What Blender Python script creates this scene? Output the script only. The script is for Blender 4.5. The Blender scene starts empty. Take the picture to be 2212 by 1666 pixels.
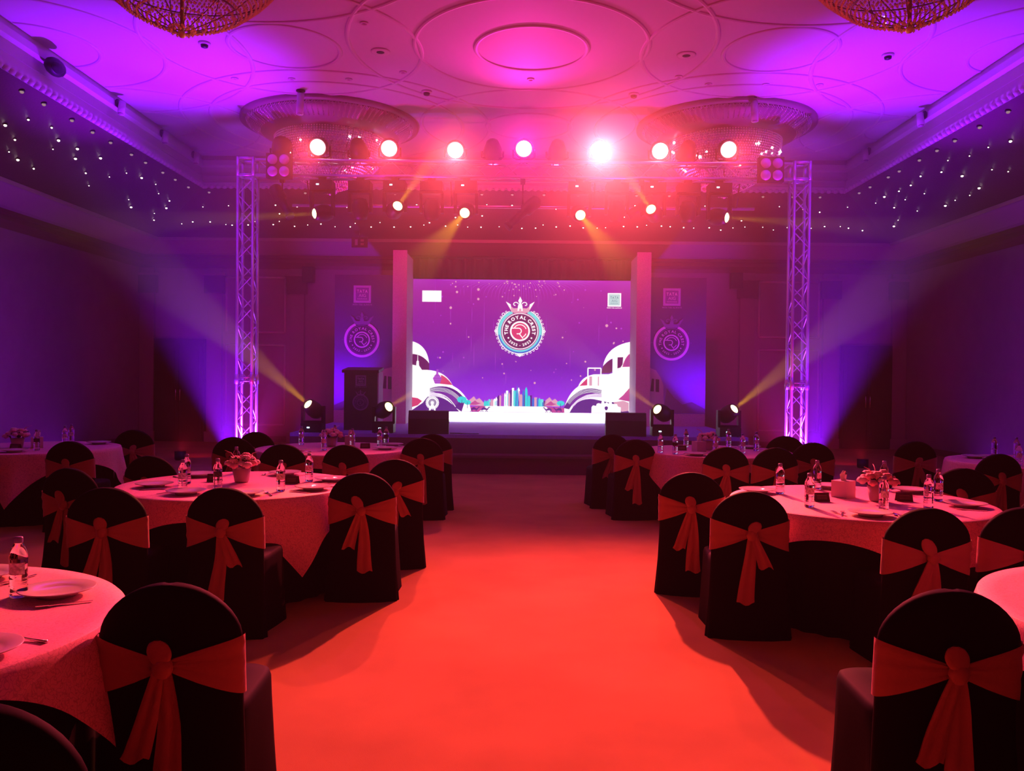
import bpy, math, random
from math import sin, cos, pi, radians as R
from mathutils import Vector, Matrix, geometry
random.seed(7)
C = bpy.context.scene.collection
sc = bpy.context.scene
V = Vector

# ------------------------------------------------------------------ camera
cd = bpy.data.cameras.new('camera'); cam = bpy.data.objects.new('camera', cd); C.objects.link(cam); sc.camera = cam
cd.sensor_fit = 'HORIZONTAL'; cd.sensor_width = 36; cd.lens = 36 * 1780 / 2212; cd.clip_start = 0.05; cd.clip_end = 100
YAW, PITCH, ROLL = 0.010567, -0.010223, R(0.6)
fw = V((-sin(YAW) * cos(PITCH), cos(YAW) * cos(PITCH), sin(PITCH))); rt = V((cos(YAW), sin(YAW), 0)); up = rt.cross(fw)
r2 = rt * cos(ROLL) + up * sin(ROLL); u2 = up * cos(ROLL) - rt * sin(ROLL)
cam.matrix_world = Matrix(((r2.x, u2.x, -fw.x, 0), (r2.y, u2.y, -fw.y, 0), (r2.z, u2.z, -fw.z, 1.6), (0, 0, 0, 1)))

# ------------------------------------------------------------------ world, exposure
HAZE_ROOM, HAZE_STAGE = .0010, .038
w = bpy.data.worlds.new('world'); sc.world = w; w.use_nodes = True
w.node_tree.nodes['Background'].inputs[0].default_value = (0.05, 0.005, 0.08, 1)
w.node_tree.nodes['Background'].inputs[1].default_value = 0.2
# thin theatrical haze in the closed hall, thickest round the stage where the hazer stands
wn = w.node_tree; vs_ = wn.nodes.new('ShaderNodeVolumeScatter'); vs_.inputs['Anisotropy'].default_value = .4
ge = wn.nodes.new('ShaderNodeNewGeometry'); sx_ = wn.nodes.new('ShaderNodeSeparateXYZ'); wn.links.new(ge.outputs['Position'], sx_.inputs[0])
mr_ = wn.nodes.new('ShaderNodeMapRange'); mr_.interpolation_type = 'SMOOTHSTEP'
for k_, v_ in (('From Min', 8.0), ('From Max', 12.5), ('To Min', HAZE_ROOM), ('To Max', HAZE_STAGE)): mr_.inputs[k_].default_value = v_
wn.links.new(sx_.outputs['Y'], mr_.inputs['Value']); wn.links.new(mr_.outputs[0], vs_.inputs['Density'])
wn.links.new(vs_.outputs[0], wn.nodes['World Output'].inputs['Volume'])
w.cycles.volume_step_size = 1.5
sc.view_settings.view_transform = 'Standard'; sc.view_settings.look = 'None'
sc.view_settings.exposure = 0; sc.view_settings.gamma = 1; sc.view_settings.use_curve_mapping = False
cy = sc.cycles
cy.max_bounces = 7; cy.diffuse_bounces = 3; cy.glossy_bounces = 3; cy.transmission_bounces = 6
cy.transparent_max_bounces = 8; cy.volume_bounces = 0; cy.sample_clamp_indirect = 3; cy.sample_clamp_direct = 0
cy.use_denoising = True; cy.caustics_reflective = False; cy.caustics_refractive = False
cy.volume_step_rate = 4

RED = (1, .068, .085); PINK = (1, .02, .50); VIO = (.24, .004, 1); YEL = (1, .47, .0); MAG = (1, .012, .30)
P_WASH, P_UP, P_BEAM, P_BACK = 3700, 5600, 1500, 50

def spot(name, loc, aim, col, power, deg, blend=.5, rad=.06, parent=None):
    l = bpy.data.lights.new(name, 'SPOT'); l.color = col; l.energy = power; l.spot_size = R(deg); l.spot_blend = blend
    l.shadow_soft_size = rad
    o = bpy.data.objects.new(name, l); C.objects.link(o)
    o.rotation_euler = V(aim).to_track_quat('-Z', 'Y').to_euler(); o.location = loc
    if parent: o.parent = parent
    return o

# ------------------------------------------------------------------ materials
def lin(c):
    c /= 255
    return c / 12.92 if c <= .04045 else ((c + .055) / 1.055) ** 2.4
def S(r, g, b): return (lin(r), lin(g), lin(b), 1)
def mat(name, col, rough=.6, metal=0, emit=None, es=0, noise=None, bump=None, trans=0, spec=.5, ior=1.45, sheen=0, alpha=1):
    m = bpy.data.materials.new(name); m.use_nodes = True; nt = m.node_tree; b = nt.nodes['Principled BSDF']
    col = tuple(col)[:3] + (1,)
    b.inputs['Base Color'].default_value = col; b.inputs['Roughness'].default_value = rough
    b.inputs['Metallic'].default_value = metal; b.inputs['Transmission Weight'].default_value = trans
    b.inputs['Specular IOR Level'].default_value = spec; b.inputs['IOR'].default_value = ior
    b.inputs['Sheen Weight'].default_value = sheen; b.inputs['Alpha'].default_value = alpha
    if emit is not None:
        b.inputs['Emission Color'].default_value = tuple(emit)[:3] + (1,); b.inputs['Emission Strength'].default_value = es
    tc = nt.nodes.new('ShaderNodeTexCoord')
    if noise:
        sc_, amt = noise
        n = nt.nodes.new('ShaderNodeTexNoise'); n.inputs['Scale'].default_value = sc_; n.inputs['Detail'].default_value = 4
        nt.links.new(tc.outputs['Object'], n.inputs['Vector'])
        r = nt.nodes.new('ShaderNodeValToRGB'); r.color_ramp.elements[0].position = .3; r.color_ramp.elements[1].position = .7
        r.color_ramp.elements[0].color = tuple(x * (1 - amt) for x in col[:3]) + (1,)
        r.color_ramp.elements[1].color = tuple(min(1, x * (1 + amt)) for x in col[:3]) + (1,)
        nt.links.new(n.outputs['Fac'], r.inputs[0]); nt.links.new(r.outputs[0], b.inputs['Base Color'])
    if bump:
        sc_, st = bump
        n = nt.nodes.new('ShaderNodeTexNoise'); n.inputs['Scale'].default_value = sc_; n.inputs['Detail'].default_value = 3
        nt.links.new(tc.outputs['Object'], n.inputs['Vector'])
        bp = nt.nodes.new('ShaderNodeBump'); bp.inputs['Strength'].default_value = st; bp.inputs['Distance'].default_value = .01
        nt.links.new(n.outputs['Fac'], bp.inputs['Height']); nt.links.new(bp.outputs[0], b.inputs['Normal'])
    return m
def emat(name, col, st=1.0, sample=True):
    m = bpy.data.materials.new(name); m.use_nodes = True; nt = m.node_tree; nt.nodes.remove(nt.nodes['Principled BSDF'])
    e = nt.nodes.new('ShaderNodeEmission'); e.inputs[0].default_value = tuple(col)[:3] + (1,); e.inputs[1].default_value = st
    nt.links.new(e.outputs[0], nt.nodes['Material Output'].inputs[0])
    if not sample: m.cycles.emission_sampling = 'NONE'
    return m
def zramp(name, z0, z1, stops, emission=None):
    """vertical print / picture gradient over the object's own height"""
    m = bpy.data.materials.new(name); m.use_nodes = True; nt = m.node_tree; b = nt.nodes['Principled BSDF']
    tc = nt.nodes.new('ShaderNodeTexCoord'); sp = nt.nodes.new('ShaderNodeSeparateXYZ'); nt.links.new(tc.outputs['Object'], sp.inputs[0])
    mr = nt.nodes.new('ShaderNodeMapRange'); mr.inputs['From Min'].default_value = z0; mr.inputs['From Max'].default_value = z1
    nt.links.new(sp.outputs['Z'], mr.inputs['Value'])
    r = nt.nodes.new('ShaderNodeValToRGB'); els = r.color_ramp.elements
    while len(els) < len(stops): els.new(.5)
    for e, (p, c) in zip(els, stops): e.position = p; e.color = c
    nt.links.new(mr.outputs[0], r.inputs[0])
    if emission:
        nt.nodes.remove(b); e = nt.nodes.new('ShaderNodeEmission'); e.inputs[1].default_value = emission
        nt.links.new(r.outputs[0], e.inputs[0]); nt.links.new(e.outputs[0], nt.nodes['Material Output'].inputs[0])
    else:
        nt.links.new(r.outputs[0], b.inputs['Base Color']); b.inputs['Roughness'].default_value = .55
    return m

M = {}
M['ceil'] = mat('painted_plaster', (.62, .60, .60), .7)
M['trim'] = mat('trim_plaster', (.62, .60, .58), .6)
M['band'] = mat('frieze_plaster', (.50, .46, .44), .7)
M['crown'] = mat('dark_moulding', (.20, .12, .09), .5)  # shade from the crown's profile is put into this dark colour
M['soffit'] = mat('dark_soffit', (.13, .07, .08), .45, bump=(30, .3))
M['wall'] = mat('wallpaper', (.36, .27, .30), .75, noise=(3, .06), bump=(60, .15))
M['carpet'] = mat('carpet', (.50, .32, .11), .95, noise=(1.3, .13), bump=(260, .2), spec=.05)
M['cover'] = mat('black_spandex', (.004, .0035, .004), .7, spec=.06)
M['sash'] = mat('sash_satin', (.42, .14, .12), .55, bump=(90, .15), sheen=.2)
M['skirt'] = mat('black_skirting', (.006, .005, .006), .9, spec=.05)
M['wood'] = mat('table_ply', (.35, .24, .15), .6)
M['plate'] = mat('white_china', (.75, .72, .75), .12)
M['steel'] = mat('cutlery_steel', (.75, .73, .75), .18, 1)
M['alu'] = mat('truss_aluminium', (.70, .70, .74), .38, .75)
M['black'] = mat('black_housing', (.018, .018, .02), .45)
M['blackmatt'] = mat('black_stage_cloth', (.05, .03, .035), .8)
M['stage'] = mat('stage_carpet', (.36, .30, .95), .9, noise=(40, .1))
M['fascia'] = mat('stage_fascia', (.16, .07, .08), .8)
M['door'] = mat('dark_timber', (.06, .03, .028), .5, noise=(6, .2))
M['stone'] = mat('pilaster_plaster', (.34, .27, .25), .7)
M['capital'] = mat('pilaster_capital', (.12, .06, .05), .6)
M['wing'] = mat('pale_flat_fabric', (.62, .56, .66), .9, noise=(60, .12))
M['tissue'] = mat('tissue_box_paper', (.62, .52, .55), .6)
M['paper'] = mat('tissue_paper', (.85, .82, .82), .8)
M['card'] = mat('dark_card', (.10, .05, .06), .5)
M['cardtext'] = mat('card_print', (.35, .22, .22), .5)
M['pot'] = mat('flower_pot_ceramic', (.60, .48, .50), .5)
M['petal'] = [mat('petal_a', (.85, .62, .60), .7), mat('petal_b', (.80, .40, .42), .7), mat('petal_c', (.85, .78, .72), .7)]
M['leaf'] = mat('leaf', (.04, .10, .03), .5)
M['glass'] = mat('bottle_plastic', (.96, .94, .98), .03, trans=1, ior=1.33)
M['cap'] = mat('bottle_cap', (.22, .18, .42), .35)
M['label'] = mat('bottle_label', (.75, .60, .75), .4, noise=(90, .5))
M['crystal'] = mat('crystal_bead', (.95, .92, .97), .12, .0, spec=1)
M['amber'] = mat('amber_crystal', (.95, .78, .55), .12, 0, spec=1)
M['herring'] = mat('herringbone_crystal', (.80, .70, .72), .2, .5, bump=(45, .8))
M['brown'] = mat('chandelier_dome', (.26, .18, .2), .4)
M['lens_hot'] = emat('lit_wash_lens', (1, .33, .40), 9, False)
M['lens_off'] = mat('dark_lens', (.5, .3, .4), .15, .2)
M['lens_yel'] = emat('lit_beam_lens', (1, .80, .34), 5, False)
M['lens_pur'] = mat('blinder_lens', (.75, .45, .75), .2, .2)
M['led_disp'] = emat('small_display', (.5, .8, 1), 3, False)
M['pin'] = emat('pin_light', (1, .80, .72), 6, False)
M['pinsoft'] = emat('soft_downlight', (1, .62, .70), .35, False)
M['glint'] = emat('crystal_glint', (1, .62, .8), 9, False)
M['up_lens'] = emat('uplight_lens', (.45, .15, 1), 20, False)
M['sign'] = mat('sign_box', (.10, .03, .03), .5)
M['signlit'] = mat('sign_picture', (.5, .25, .3), .5)
M['spk'] = mat('speaker_cabinet', (.03, .025, .03), .55, bump=(150, .3))
M['grille'] = mat('speaker_grille', (.045, .04, .05), .5, .3, bump=(400, .8))
# table cloth: white brocade
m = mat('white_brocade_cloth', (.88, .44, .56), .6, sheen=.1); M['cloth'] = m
nt = m.node_tree; tc = nt.nodes.new('ShaderNodeTexCoord')
vo = nt.nodes.new('ShaderNodeTexVoronoi'); vo.inputs['Scale'].default_value = 55; vo.feature = 'DISTANCE_TO_EDGE'
no = nt.nodes.new('ShaderNodeTexNoise'); no.inputs['Scale'].default_value = 18
mx = nt.nodes.new('ShaderNodeMix'); mx.data_type = 'VECTOR'; mx.inputs[0].default_value = .12
nt.links.new(tc.outputs['Object'], mx.inputs[4]); nt.links.new(no.outputs['Color'], mx.inputs[5]); nt.links.new(tc.outputs['Object'], no.inputs['Vector'])
nt.links.new(mx.outputs[1], vo.inputs['Vector'])
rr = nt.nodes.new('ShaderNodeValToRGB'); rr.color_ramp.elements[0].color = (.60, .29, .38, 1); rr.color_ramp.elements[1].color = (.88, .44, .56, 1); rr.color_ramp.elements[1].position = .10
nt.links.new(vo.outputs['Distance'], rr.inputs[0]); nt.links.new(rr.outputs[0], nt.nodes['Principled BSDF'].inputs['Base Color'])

# ------------------------------------------------------------------ mesh builder
class MB:
    def __init__(s): s.v = []; s.f = []; s.m = []; s.sm = []
    def add(s, vs, fs, mi=0, smooth=True):
        o = len(s.v); s.v += [tuple(p) for p in vs]
        for f in fs: s.f.append([o + i for i in f]); s.m.append(mi); s.sm.append(smooth)
        return s
    def box(s, c, d, mi=0, rot=None):
        c = V(c); vs = []
        for x in (-1, 1):
            for y in (-1, 1):
                for z in (-1, 1):
                    p = V((x * d[0] / 2, y * d[1] / 2, z * d[2] / 2))
                    if rot: p = rot @ p
                    vs.append(c + p)
        return s.add(vs, [(0, 1, 3, 2), (4, 6, 7, 5), (0, 4, 5, 1), (2, 3, 7, 6), (0, 2, 6, 4), (1, 5, 7, 3)], mi, False)
    def tube(s, pts, r, n=8, mi=0, cap=True, closed=False):
        pts = [V(p) for p in pts]; N = len(pts); rs = r if isinstance(r, (list, tuple)) else [r] * N
        vs = []; fs = []; prev = None
        for i, p in enumerate(pts):
            if closed: t = pts[(i + 1) % N] - pts[i - 1]
            else: t = pts[min(i + 1, N - 1)] - pts[max(i - 1, 0)]
            t.normalize()
            if prev is None: a = t.orthogonal().normalized()
            else:
                a = prev - t * prev.dot(t)
                a = a.normalized() if a.length > 1e-6 else t.orthogonal().normalized()
            prev = a; b = t.cross(a)
            for k in range(n):
                an = 2 * pi * k / n; vs.append(p + (a * cos(an) + b * sin(an)) * rs[i])
        for i in range(N if closed else N - 1):
            for k in range(n):
                a0 = i * n + k; a1 = i * n + (k + 1) % n; j = ((i + 1) % N) * n
                fs.append((a0, a1, j + (k + 1) % n, j + k))
        if cap and not closed: fs.append(tuple(range(n - 1, -1, -1))); fs.append(tuple((N - 1) * n + k for k in range(n)))
        return s.add(vs, fs, mi)
    def lathe(s, prof, n=24, mi=0, c=(0, 0, 0), rot=None, a0=0, a1=2 * pi):
        c = V(c); vs = []; fs = []; full = abs(a1 - a0 - 2 * pi) < 1e-6; cols = n if full else n + 1
        for (r, z) in prof:
            for k in range(cols):
                an = a0 + (a1 - a0) * k / n; p = V((r * cos(an), r * sin(an), z))
                if rot: p = rot @ p
                vs.append(c + p)
        for i in range(len(prof) - 1):
            for k in range(n):
                k2 = (k + 1) % cols
                fs.append((i * cols + k, i * cols + k2, (i + 1) * cols + k2, (i + 1) * cols + k))
        if full:
            if prof[0][0] > 1e-5: fs.append(tuple(range(n - 1, -1, -1)))
            if prof[-1][0] > 1e-5: fs.append(tuple((len(prof) - 1) * cols + k for k in range(n)))
        return s.add(vs, fs, mi)
    def ball(s, c, r, n=10, mi=0, rot=None):
        r = r if isinstance(r, (tuple, list)) else (r, r, r); c = V(c); vs = []; fs = []; h = max(4, n // 2)
        for i in range(h + 1):
            ph = pi * i / h
            for k in range(n):
                th = 2 * pi * k / n; p = V((r[0] * sin(ph) * cos(th), r[1] * sin(ph) * sin(th), r[2] * cos(ph)))
                if rot: p = rot @ p
                vs.append(c + p)
        for i in range(h):
            for k in range(n): fs.append((i * n + k, (i + 1) * n + k, (i + 1) * n + (k + 1) % n, i * n + (k + 1) % n))
        return s.add(vs, fs, mi)
    def octa(s, c, r, mi=0):
        x, y, z = c
        return s.add([(x + r, y, z), (x - r, y, z), (x, y + r, z), (x, y - r, z), (x, y, z + r * 1.2), (x, y, z - r * 1.2)],
                     [(0, 2, 4), (2, 1, 4), (1, 3, 4), (3, 0, 4), (2, 0, 5), (1, 2, 5), (3, 1, 5), (0, 3, 5)], mi, False)
    def poly(s, pts, y, mi=0):
        """flat polygon in the xz plane at depth y"""
        vs = [V((p[0], 0, p[1])) for p in pts]
        fs = geometry.tessellate_polygon([vs])
        return s.add([(p.x, y, p.z) for p in vs], [tuple(f) for f in fs], mi, False)
    def ring(s, c, r0, r1, y, mi=0, a0=0, a1=360, n=64):
        vs = []; fs = []; full = abs(a1 - a0) >= 360; n = max(6, int(n * abs(a1 - a0) / 360))
        for k in range(n + 1):
            an = R(a0 + (a1 - a0) * k / n)
            for r in (r0, r1): vs.append((c[0] + r * cos(an), y, c[1] + r * sin(an)))
        for k in range(n): fs.append((2 * k, 2 * k + 1, 2 * k + 3, 2 * k + 2))
        return s.add(vs, fs, mi, False)
    def line(s, pts, wd, y, mi=0):
        vs = []; fs = []; N = len(pts); ws = wd if isinstance(wd, (list, tuple)) else [wd] * N
        for i, p in enumerate(pts):
            a = pts[max(0, i - 1)]; b = pts[min(N - 1, i + 1)]; dx, dz = b[0] - a[0], b[1] - a[1]; L = math.hypot(dx, dz) or 1
            nx, nz = -dz / L * ws[i] / 2, dx / L * ws[i] / 2
            vs += [(p[0] + nx, y, p[1] + nz), (p[0] - nx, y, p[1] - nz)]
        for i in range(N - 1): fs.append((2 * i, 2 * i + 1, 2 * i + 3, 2 * i + 2))
        return s.add(vs, fs, mi, False)
    def grid(s, fn, nu, nv, mi=0, closed=False, smooth=True):
        vs = [fn(i / nu, j / nv) for i in range(nu if closed else nu + 1) for j in range(nv + 1)]; fs = []
        for i in range(nu):
            i2 = (i + 1) % nu if closed else i + 1
            for j in range(nv): fs.append((i * (nv + 1) + j, i2 * (nv + 1) + j, i2 * (nv + 1) + j + 1, i * (nv + 1) + j + 1))
        return s.add(vs, fs, mi, smooth)
    def mesh(s, name, mats):
        me = bpy.data.meshes.new(name); me.from_pydata(s.v, [], s.f)
        for m_ in (mats if isinstance(mats, (list, tuple)) else [mats]): me.materials.append(m_)
        me.polygons.foreach_set('material_index', s.m); me.polygons.foreach_set('use_smooth', s.sm); me.update()
        return me
    def build(s, name, mats, parent=None, loc=(0, 0, 0)):
        o = bpy.data.objects.new(name, s.mesh(name, mats)); C.objects.link(o); o.location = loc
        if parent: o.parent = parent
        return o
def tag(o, label=None, cat=None, group=None, kind=None):
    if label: o['label'] = label
    if cat: o['category'] = cat
    if group: o['group'] = group
    if kind: o['kind'] = kind
    return o
def thing(name, label, cat, loc=(0, 0, 0), rz=0, group=None):
    o = bpy.data.objects.new(name, None); C.objects.link(o); o.empty_display_size = .1
    o.location = loc; o.rotation_euler = (0, 0, rz)
    return tag(o, label, cat, group)
def kids(o): return [c for c in bpy.data.objects if c.parent == o]
def snap(o): return (o, [snap(c) for c in kids(o)])
def dup(tree, parent=None, loc=None, rz=None, label=None, group=None):
    o, ch = tree; c = o.copy(); C.objects.link(c)
    if parent: c.parent = parent
    if loc is not None: c.location = loc
    if rz is not None: c.rotation_euler = (0, 0, rz)
    if label: c['label'] = label
    if group: c['group'] = group
    for t in ch: dup(t, c)
    return c
def struct(name, mb, mats, loc=(0, 0, 0)):
    return tag(mb.build(name, mats, None, loc), kind='structure')

# text glyphs as flat mesh
_gl = {}
def glyph(ch, bold):
    k = (ch, bold)
    if k not in _gl:
        cu = bpy.data.curves.new('g', 'FONT'); cu.body = ch; cu.size = 1; cu.offset = bold; cu.resolution_u = 3
        o = bpy.data.objects.new('g', cu); C.objects.link(o); dg = bpy.context.evaluated_depsgraph_get(); dg.update()
        me = bpy.data.meshes.new_from_object(o.evaluated_get(dg))
        vs = [(v.co.x, v.co.y) for v in me.vertices]; fs = [tuple(p.vertices) for p in me.polygons]
        bpy.data.objects.remove(o); bpy.data.meshes.remove(me); bpy.data.curves.remove(cu)
        x0 = min([v[0] for v in vs], default=0); x1 = max([v[0] for v in vs], default=.25)
        _gl[k] = ([(x - x0, y) for x, y in vs], fs, x1 - x0)
    return _gl[k]
def text(mb, body, cx, cz, size, y, mi=0, bold=.0, gap=.1, width=None):
    ws = [glyph(c, bold)[2] * size if c != ' ' else .28 * size for c in body]; tot = sum(ws) + gap * size * (len(body) - 1)
    kx = width / tot if width else 1; x = cx - tot * kx / 2
    for c, wd in zip(body, ws):
        if c != ' ':
            vs, fs, _ = glyph(c, bold); mb.add([(x + a * size * kx, y, cz + b * size - .35 * size) for a, b in vs], fs, mi, False)
        x += (wd + gap * size) * kx
def arctext(mb, body, cx, cz, rad, a_mid, span, size, y, mi=0, bold=.02, inward=False):
    """letters on a circle; span in degrees; outside reading clockwise or, inward=True, along the bottom"""
    ws = [glyph(c, bold)[2] + .12 if c != ' ' else .35 for c in body]; tot = sum(ws); a = 0
    for c, wd in zip(body, ws):
        t = (a + wd / 2) / tot - .5; a += wd
        if c == ' ': continue
        vs, fs, gw = glyph(c, bold)
        if not inward: an = R(a_mid - t * span); rot = an - pi / 2; rr_ = rad
        else: an = R(a_mid + t * span); rot = an + pi / 2; rr_ = rad
        ox, oz = cx + rr_ * cos(an), cz + rr_ * sin(an); pts = []
        for x_, z_ in vs:
            lx, lz = (x_ - gw / 2) * size, (z_ - .35) * size
            pts.append((ox + lx * cos(rot) - lz * sin(rot), y, oz + lx * sin(rot) + lz * cos(rot)))
        mb.add(pts, fs, mi, False)

# ------------------------------------------------------------------ room shell
XW, YB, YR, ZW = 9.04, 19.5, -3.2, 4.39
XE, YE, ZC = 6.48, 16.6, 6.0
struct('floor', MB().box((0, (YB + YR) / 2, -.05), (2 * XW, YB - YR, .1)), M['carpet'])
def U(t):
    k = (YB - YE) / (XW - XE)
    return [(-XE - t, YR), (-XE - t, YE + k * t), (XE + t, YE + k * t), (XE + t, YR)]
def sweep(prof):
    mb = MB(); paths = [[(x, y, z) for x, y in U(t)] for t, z in prof]
    for a, b in zip(paths, paths[1:]):
        for i in range(3): mb.add([a[i], a[i + 1], b[i + 1], b[i]], [(0, 1, 2, 3)], 0, False)
    return mb
struct('ceiling', MB().box((0, (YE + YR) / 2, ZC + .05), (2 * XE + .1, YE - YR + .1, .1)), M['ceil'])
struct('trim_1', sweep([(0, 6.0), (0, 5.93), (-.05, 5.90), (-.05, 5.80), (.02, 5.77), (.02, 5.62), (-.03, 5.58), (-.03, 5.47), (-.09, 5.44), (-.09, 5.38), (0, 5.36)]), M['trim'])
SO0, SO1 = (-.02, 5.40), (1.79, 4.69)
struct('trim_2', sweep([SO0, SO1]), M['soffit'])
struct('trim_3', sweep([(1.77, 4.69), (1.77, 4.62), (1.82, 4.62), (2.30, 4.42), (2.46, 4.40)]), M['band'])
struct('trim_4', sweep([(2.42, 4.41), (2.42, 4.34), (2.47, 4.32), (2.47, 4.24), (2.52, 4.18), (2.555, 4.10)]), M['crown'])
struct('wall_left', MB().box((-XW - .05, (YB + YR) / 2, 2.25), (.1, YB - YR, 4.5)), M['wall'])
struct('wall_right', MB().box((XW + .05, (YB + YR) / 2, 2.25), (.1, YB - YR, 4.5)), M['wall'])
struct('wall_back', MB().box((0, YB + .05, 2.25), (2 * XW + .2, .1, 4.5)), M['wall'])
struct('wall_rear', MB().box((0, YR - .05, 3), (2 * XW + .2, .1, 6.2)), M['blackmatt'])
# scallops along the bottom of the tray cornice
sca = MB()
for sx in (-1, 1):
    yy = 6.0
    while yy < YE: sca.ball((sx * (XE - .07), yy, 5.37), (.05, .06, .05), 6); yy += .13
xx = -XE + .1
while xx < XE: sca.ball((xx, YE - .07, 5.37), (.06, .05, .05), 6); xx += .13
struct('trim_5', sca, M['trim'])
# plaster rings on the ceiling: a lattice of circles
def ringtrim(n, cx, cy_, r, wd=.032):
    mb = MB(); seg = 96
    prof = [(-wd, 0), (-wd * .7, -.014), (0, -.02), (wd * .7, -.014), (wd, 0)]
    pts = []
    for k in range(seg):
        a = 2 * pi * k / seg; c_, s_ = cos(a), sin(a)
        pts.append([(cx + (r + o) * c_, cy_ + (r + o) * s_, ZC + h) for o, h in prof])
    for k in range(seg):
        A, B_ = pts[k], pts[(k + 1) % seg]
        if max(abs(A[2][0]), abs(B_[2][0])) > XE - .02 or max(A[2][1], B_[2][1]) > YE - .02: continue
        for j in range(4): mb.add([A[j], A[j + 1], B_[j + 1], B_[j]], [(0, 1, 2, 3)])
    struct('trim_%d' % n, mb, M['trim'])
n = 10; cx0 = .1
for (i, j, rs) in [(0, 0, (.75, 1.56)), (-2, 0, (.74, 1.57, 2.75)), (2, 0, (.74, 1.57, 2.75)), (-1, 0, (.73, 1.83)), (1, 0, (.74, 1.83)),
                   (0, 1, (.74, 1.88)), (0, -1, (.74, 1.88)), (-1, 1, (2.15, 2.62)), (1, 1, (2.15, 2.62)), (-1, -1, (2.62,)), (1, -1, (2.62,)), (0, 0, (2.43,)),
                   (-2, 1, (.74, 1.83)), (2, 1, (.74, 1.83)), (-2, -1, (.74, 1.83)), (2, -1, (.74, 1.83))]:
    for r in rs: ringtrim(n, cx0 + i * 3.32, 11.1 + j * 3.42, r); n += 1
# back wall: pilasters with dark capitals, panels, doors
n = 60
for x in (-8.86, -7.25, -5.3, 5.3, 7.25, 8.86):
    mb = MB().box((x, YB - .05, 2.05), (.34, .1, 4.1), 0).box((x, YB - .08, 3.72), (.46, .16, .42), 1).box((x, YB - .09, 3.95), (.54, .18, .06), 0).box((x, YB - .08, .12), (.42, .16, .24), 0)
    struct('trim_%d' % n, mb, [M['stone'], M['capital']]); n += 1
for x0, x1, z0, z1 in [(-7.0, -5.6, 2.6, 3.9), (5.6, 7.0, 2.6, 3.9), (-7.0, -5.6, .4, 2.3), (5.6, 7.0, .4, 2.3)]:
    mb = MB()
    for a, b in (((x0, z0), (x1, z0)), ((x1, z0), (x1, z1)), ((x1, z1), (x0, z1)), ((x0, z1), (x0, z0))):
        mb.tube([(a[0], YB - .01, a[1]), (b[0], YB - .01, b[1])], .03, 6)
    struct('trim_%d' % n, mb, M['trim']); n += 1
for i, x in enumerate((-8.07, 8.1)):
    d = bpy.data.objects.new('door_%d' % (i + 1), None); C.objects.link(d); d.location = (x, YB, 0); tag(d, kind='structure')
    MB().box((0, -.06, 1.21), (1.2, .08, 2.42)).build('door_frame', M['door'], d)
    for s in (-1, 1):
        l = MB().box((s * .28, -.12, 1.18), (.54, .05, 2.3)).box((s * .28, -.15, 1.75), (.38, .02, .9)).box((s * .28, -.15, .65), (.38, .02, .8)).build('door_leaf', M['door'], d)
        MB().tube([(s * .05, -.16, .95), (s * .05, -.2, .98), (s * .05, -.2, 1.22), (s * .05, -.16, 1.25)], .012, 8).build('handle', M['steel'], l)
for nm, a, b in (('left', (-XW + .015, YR), (-XW + .015, YB)), ('right', (XW - .015, YR), (XW - .015, YB))):
    struct('baseboard_' + nm, MB().box((a[0], (a[1] + b[1]) / 2, .07), (.03, b[1] - a[1], .14)), M['crown'])
struct('baseboard_back', MB().box((0, YB - .012, .07), (2 * XW, .02, .14)), M['crown'])

# ------------------------------------------------------------------ soffit pin lights
def soff(s): return SO0[0] + (SO1[0] - SO0[0]) * s, SO0[1] + (SO1[1] - SO0[1]) * s
def pinmesh(r, big=False):
    mb = MB().ball((0, 0, -.012), (r, r, r * .8), 8, 0)
    mb.lathe([(r * .9, .012), (r * 1.5, .012), (r * 1.5, -.002), (r * .9, -.004)], 10, 1)
    return mb.mesh('pin_light', [M['pinsoft'] if big else M['pin'], M['black']])
PM = [pinmesh(.010), pinmesh(.015), pinmesh(.022)]; PBIG = pinmesh(.028, True)
rows = [(.10, 'topmost', True, .62), (.32, 'second', False, .5), (.50, 'third', False, .62), (.68, 'lowest', False, .44)]
for s, rn, big, stp in rows:
    t, z = soff(s); k = (YB - YE) / (XW - XE); yb = YE + k * t; xs = XE + t
    for side in (-1, 1):
        y = 9.6
        while y < yb - .3:
            yy = y + random.uniform(-.10, .10)
            if big or random.random() > (.1 if rn == 'second' else .25):
                o = bpy.data.objects.new('downlight' if big else 'pin_light', PBIG if big else random.choice(PM)); C.objects.link(o)
                jt = 0 if big else random.uniform(-.07, .07); t2, z2 = soff(s + jt)
                o.location = (side * (XE + t2), yy, z2 - .012)
                sd = 'left' if side < 0 else 'right'
                tag(o, ('soft round downlight in the topmost row of the %s soffit' if big else 'tiny bright pin light in the ' + rn + ' row of the dark %s soffit') % sd,
                    'ceiling light', '%s row of lights in the %s soffit' % (rn, sd))
            y += stp
    x = -xs + .3
    dens = stp * (.62 if rn == 'lowest' else 1)
    while x < xs - .2:
        if not (rn == 'third' and random.random() < .55):
            o = bpy.data.objects.new('downlight' if big else 'pin_light', PBIG if big else random.choice(PM[:2])); C.objects.link(o)
            jt = 0 if big else random.uniform(-.05, .05); t2, z2 = soff(s + jt)
            o.location = (x + random.uniform(-.08, .08), YE + k * t2, z2 - .012)
            tag(o, 'soft round downlight in the topmost row of the back soffit' if big else 'tiny bright pin light in the ' + rn + ' row of the dark back soffit',
                'ceiling light', '%s row of lights in the back soffit' % rn)
        x += dens

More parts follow.
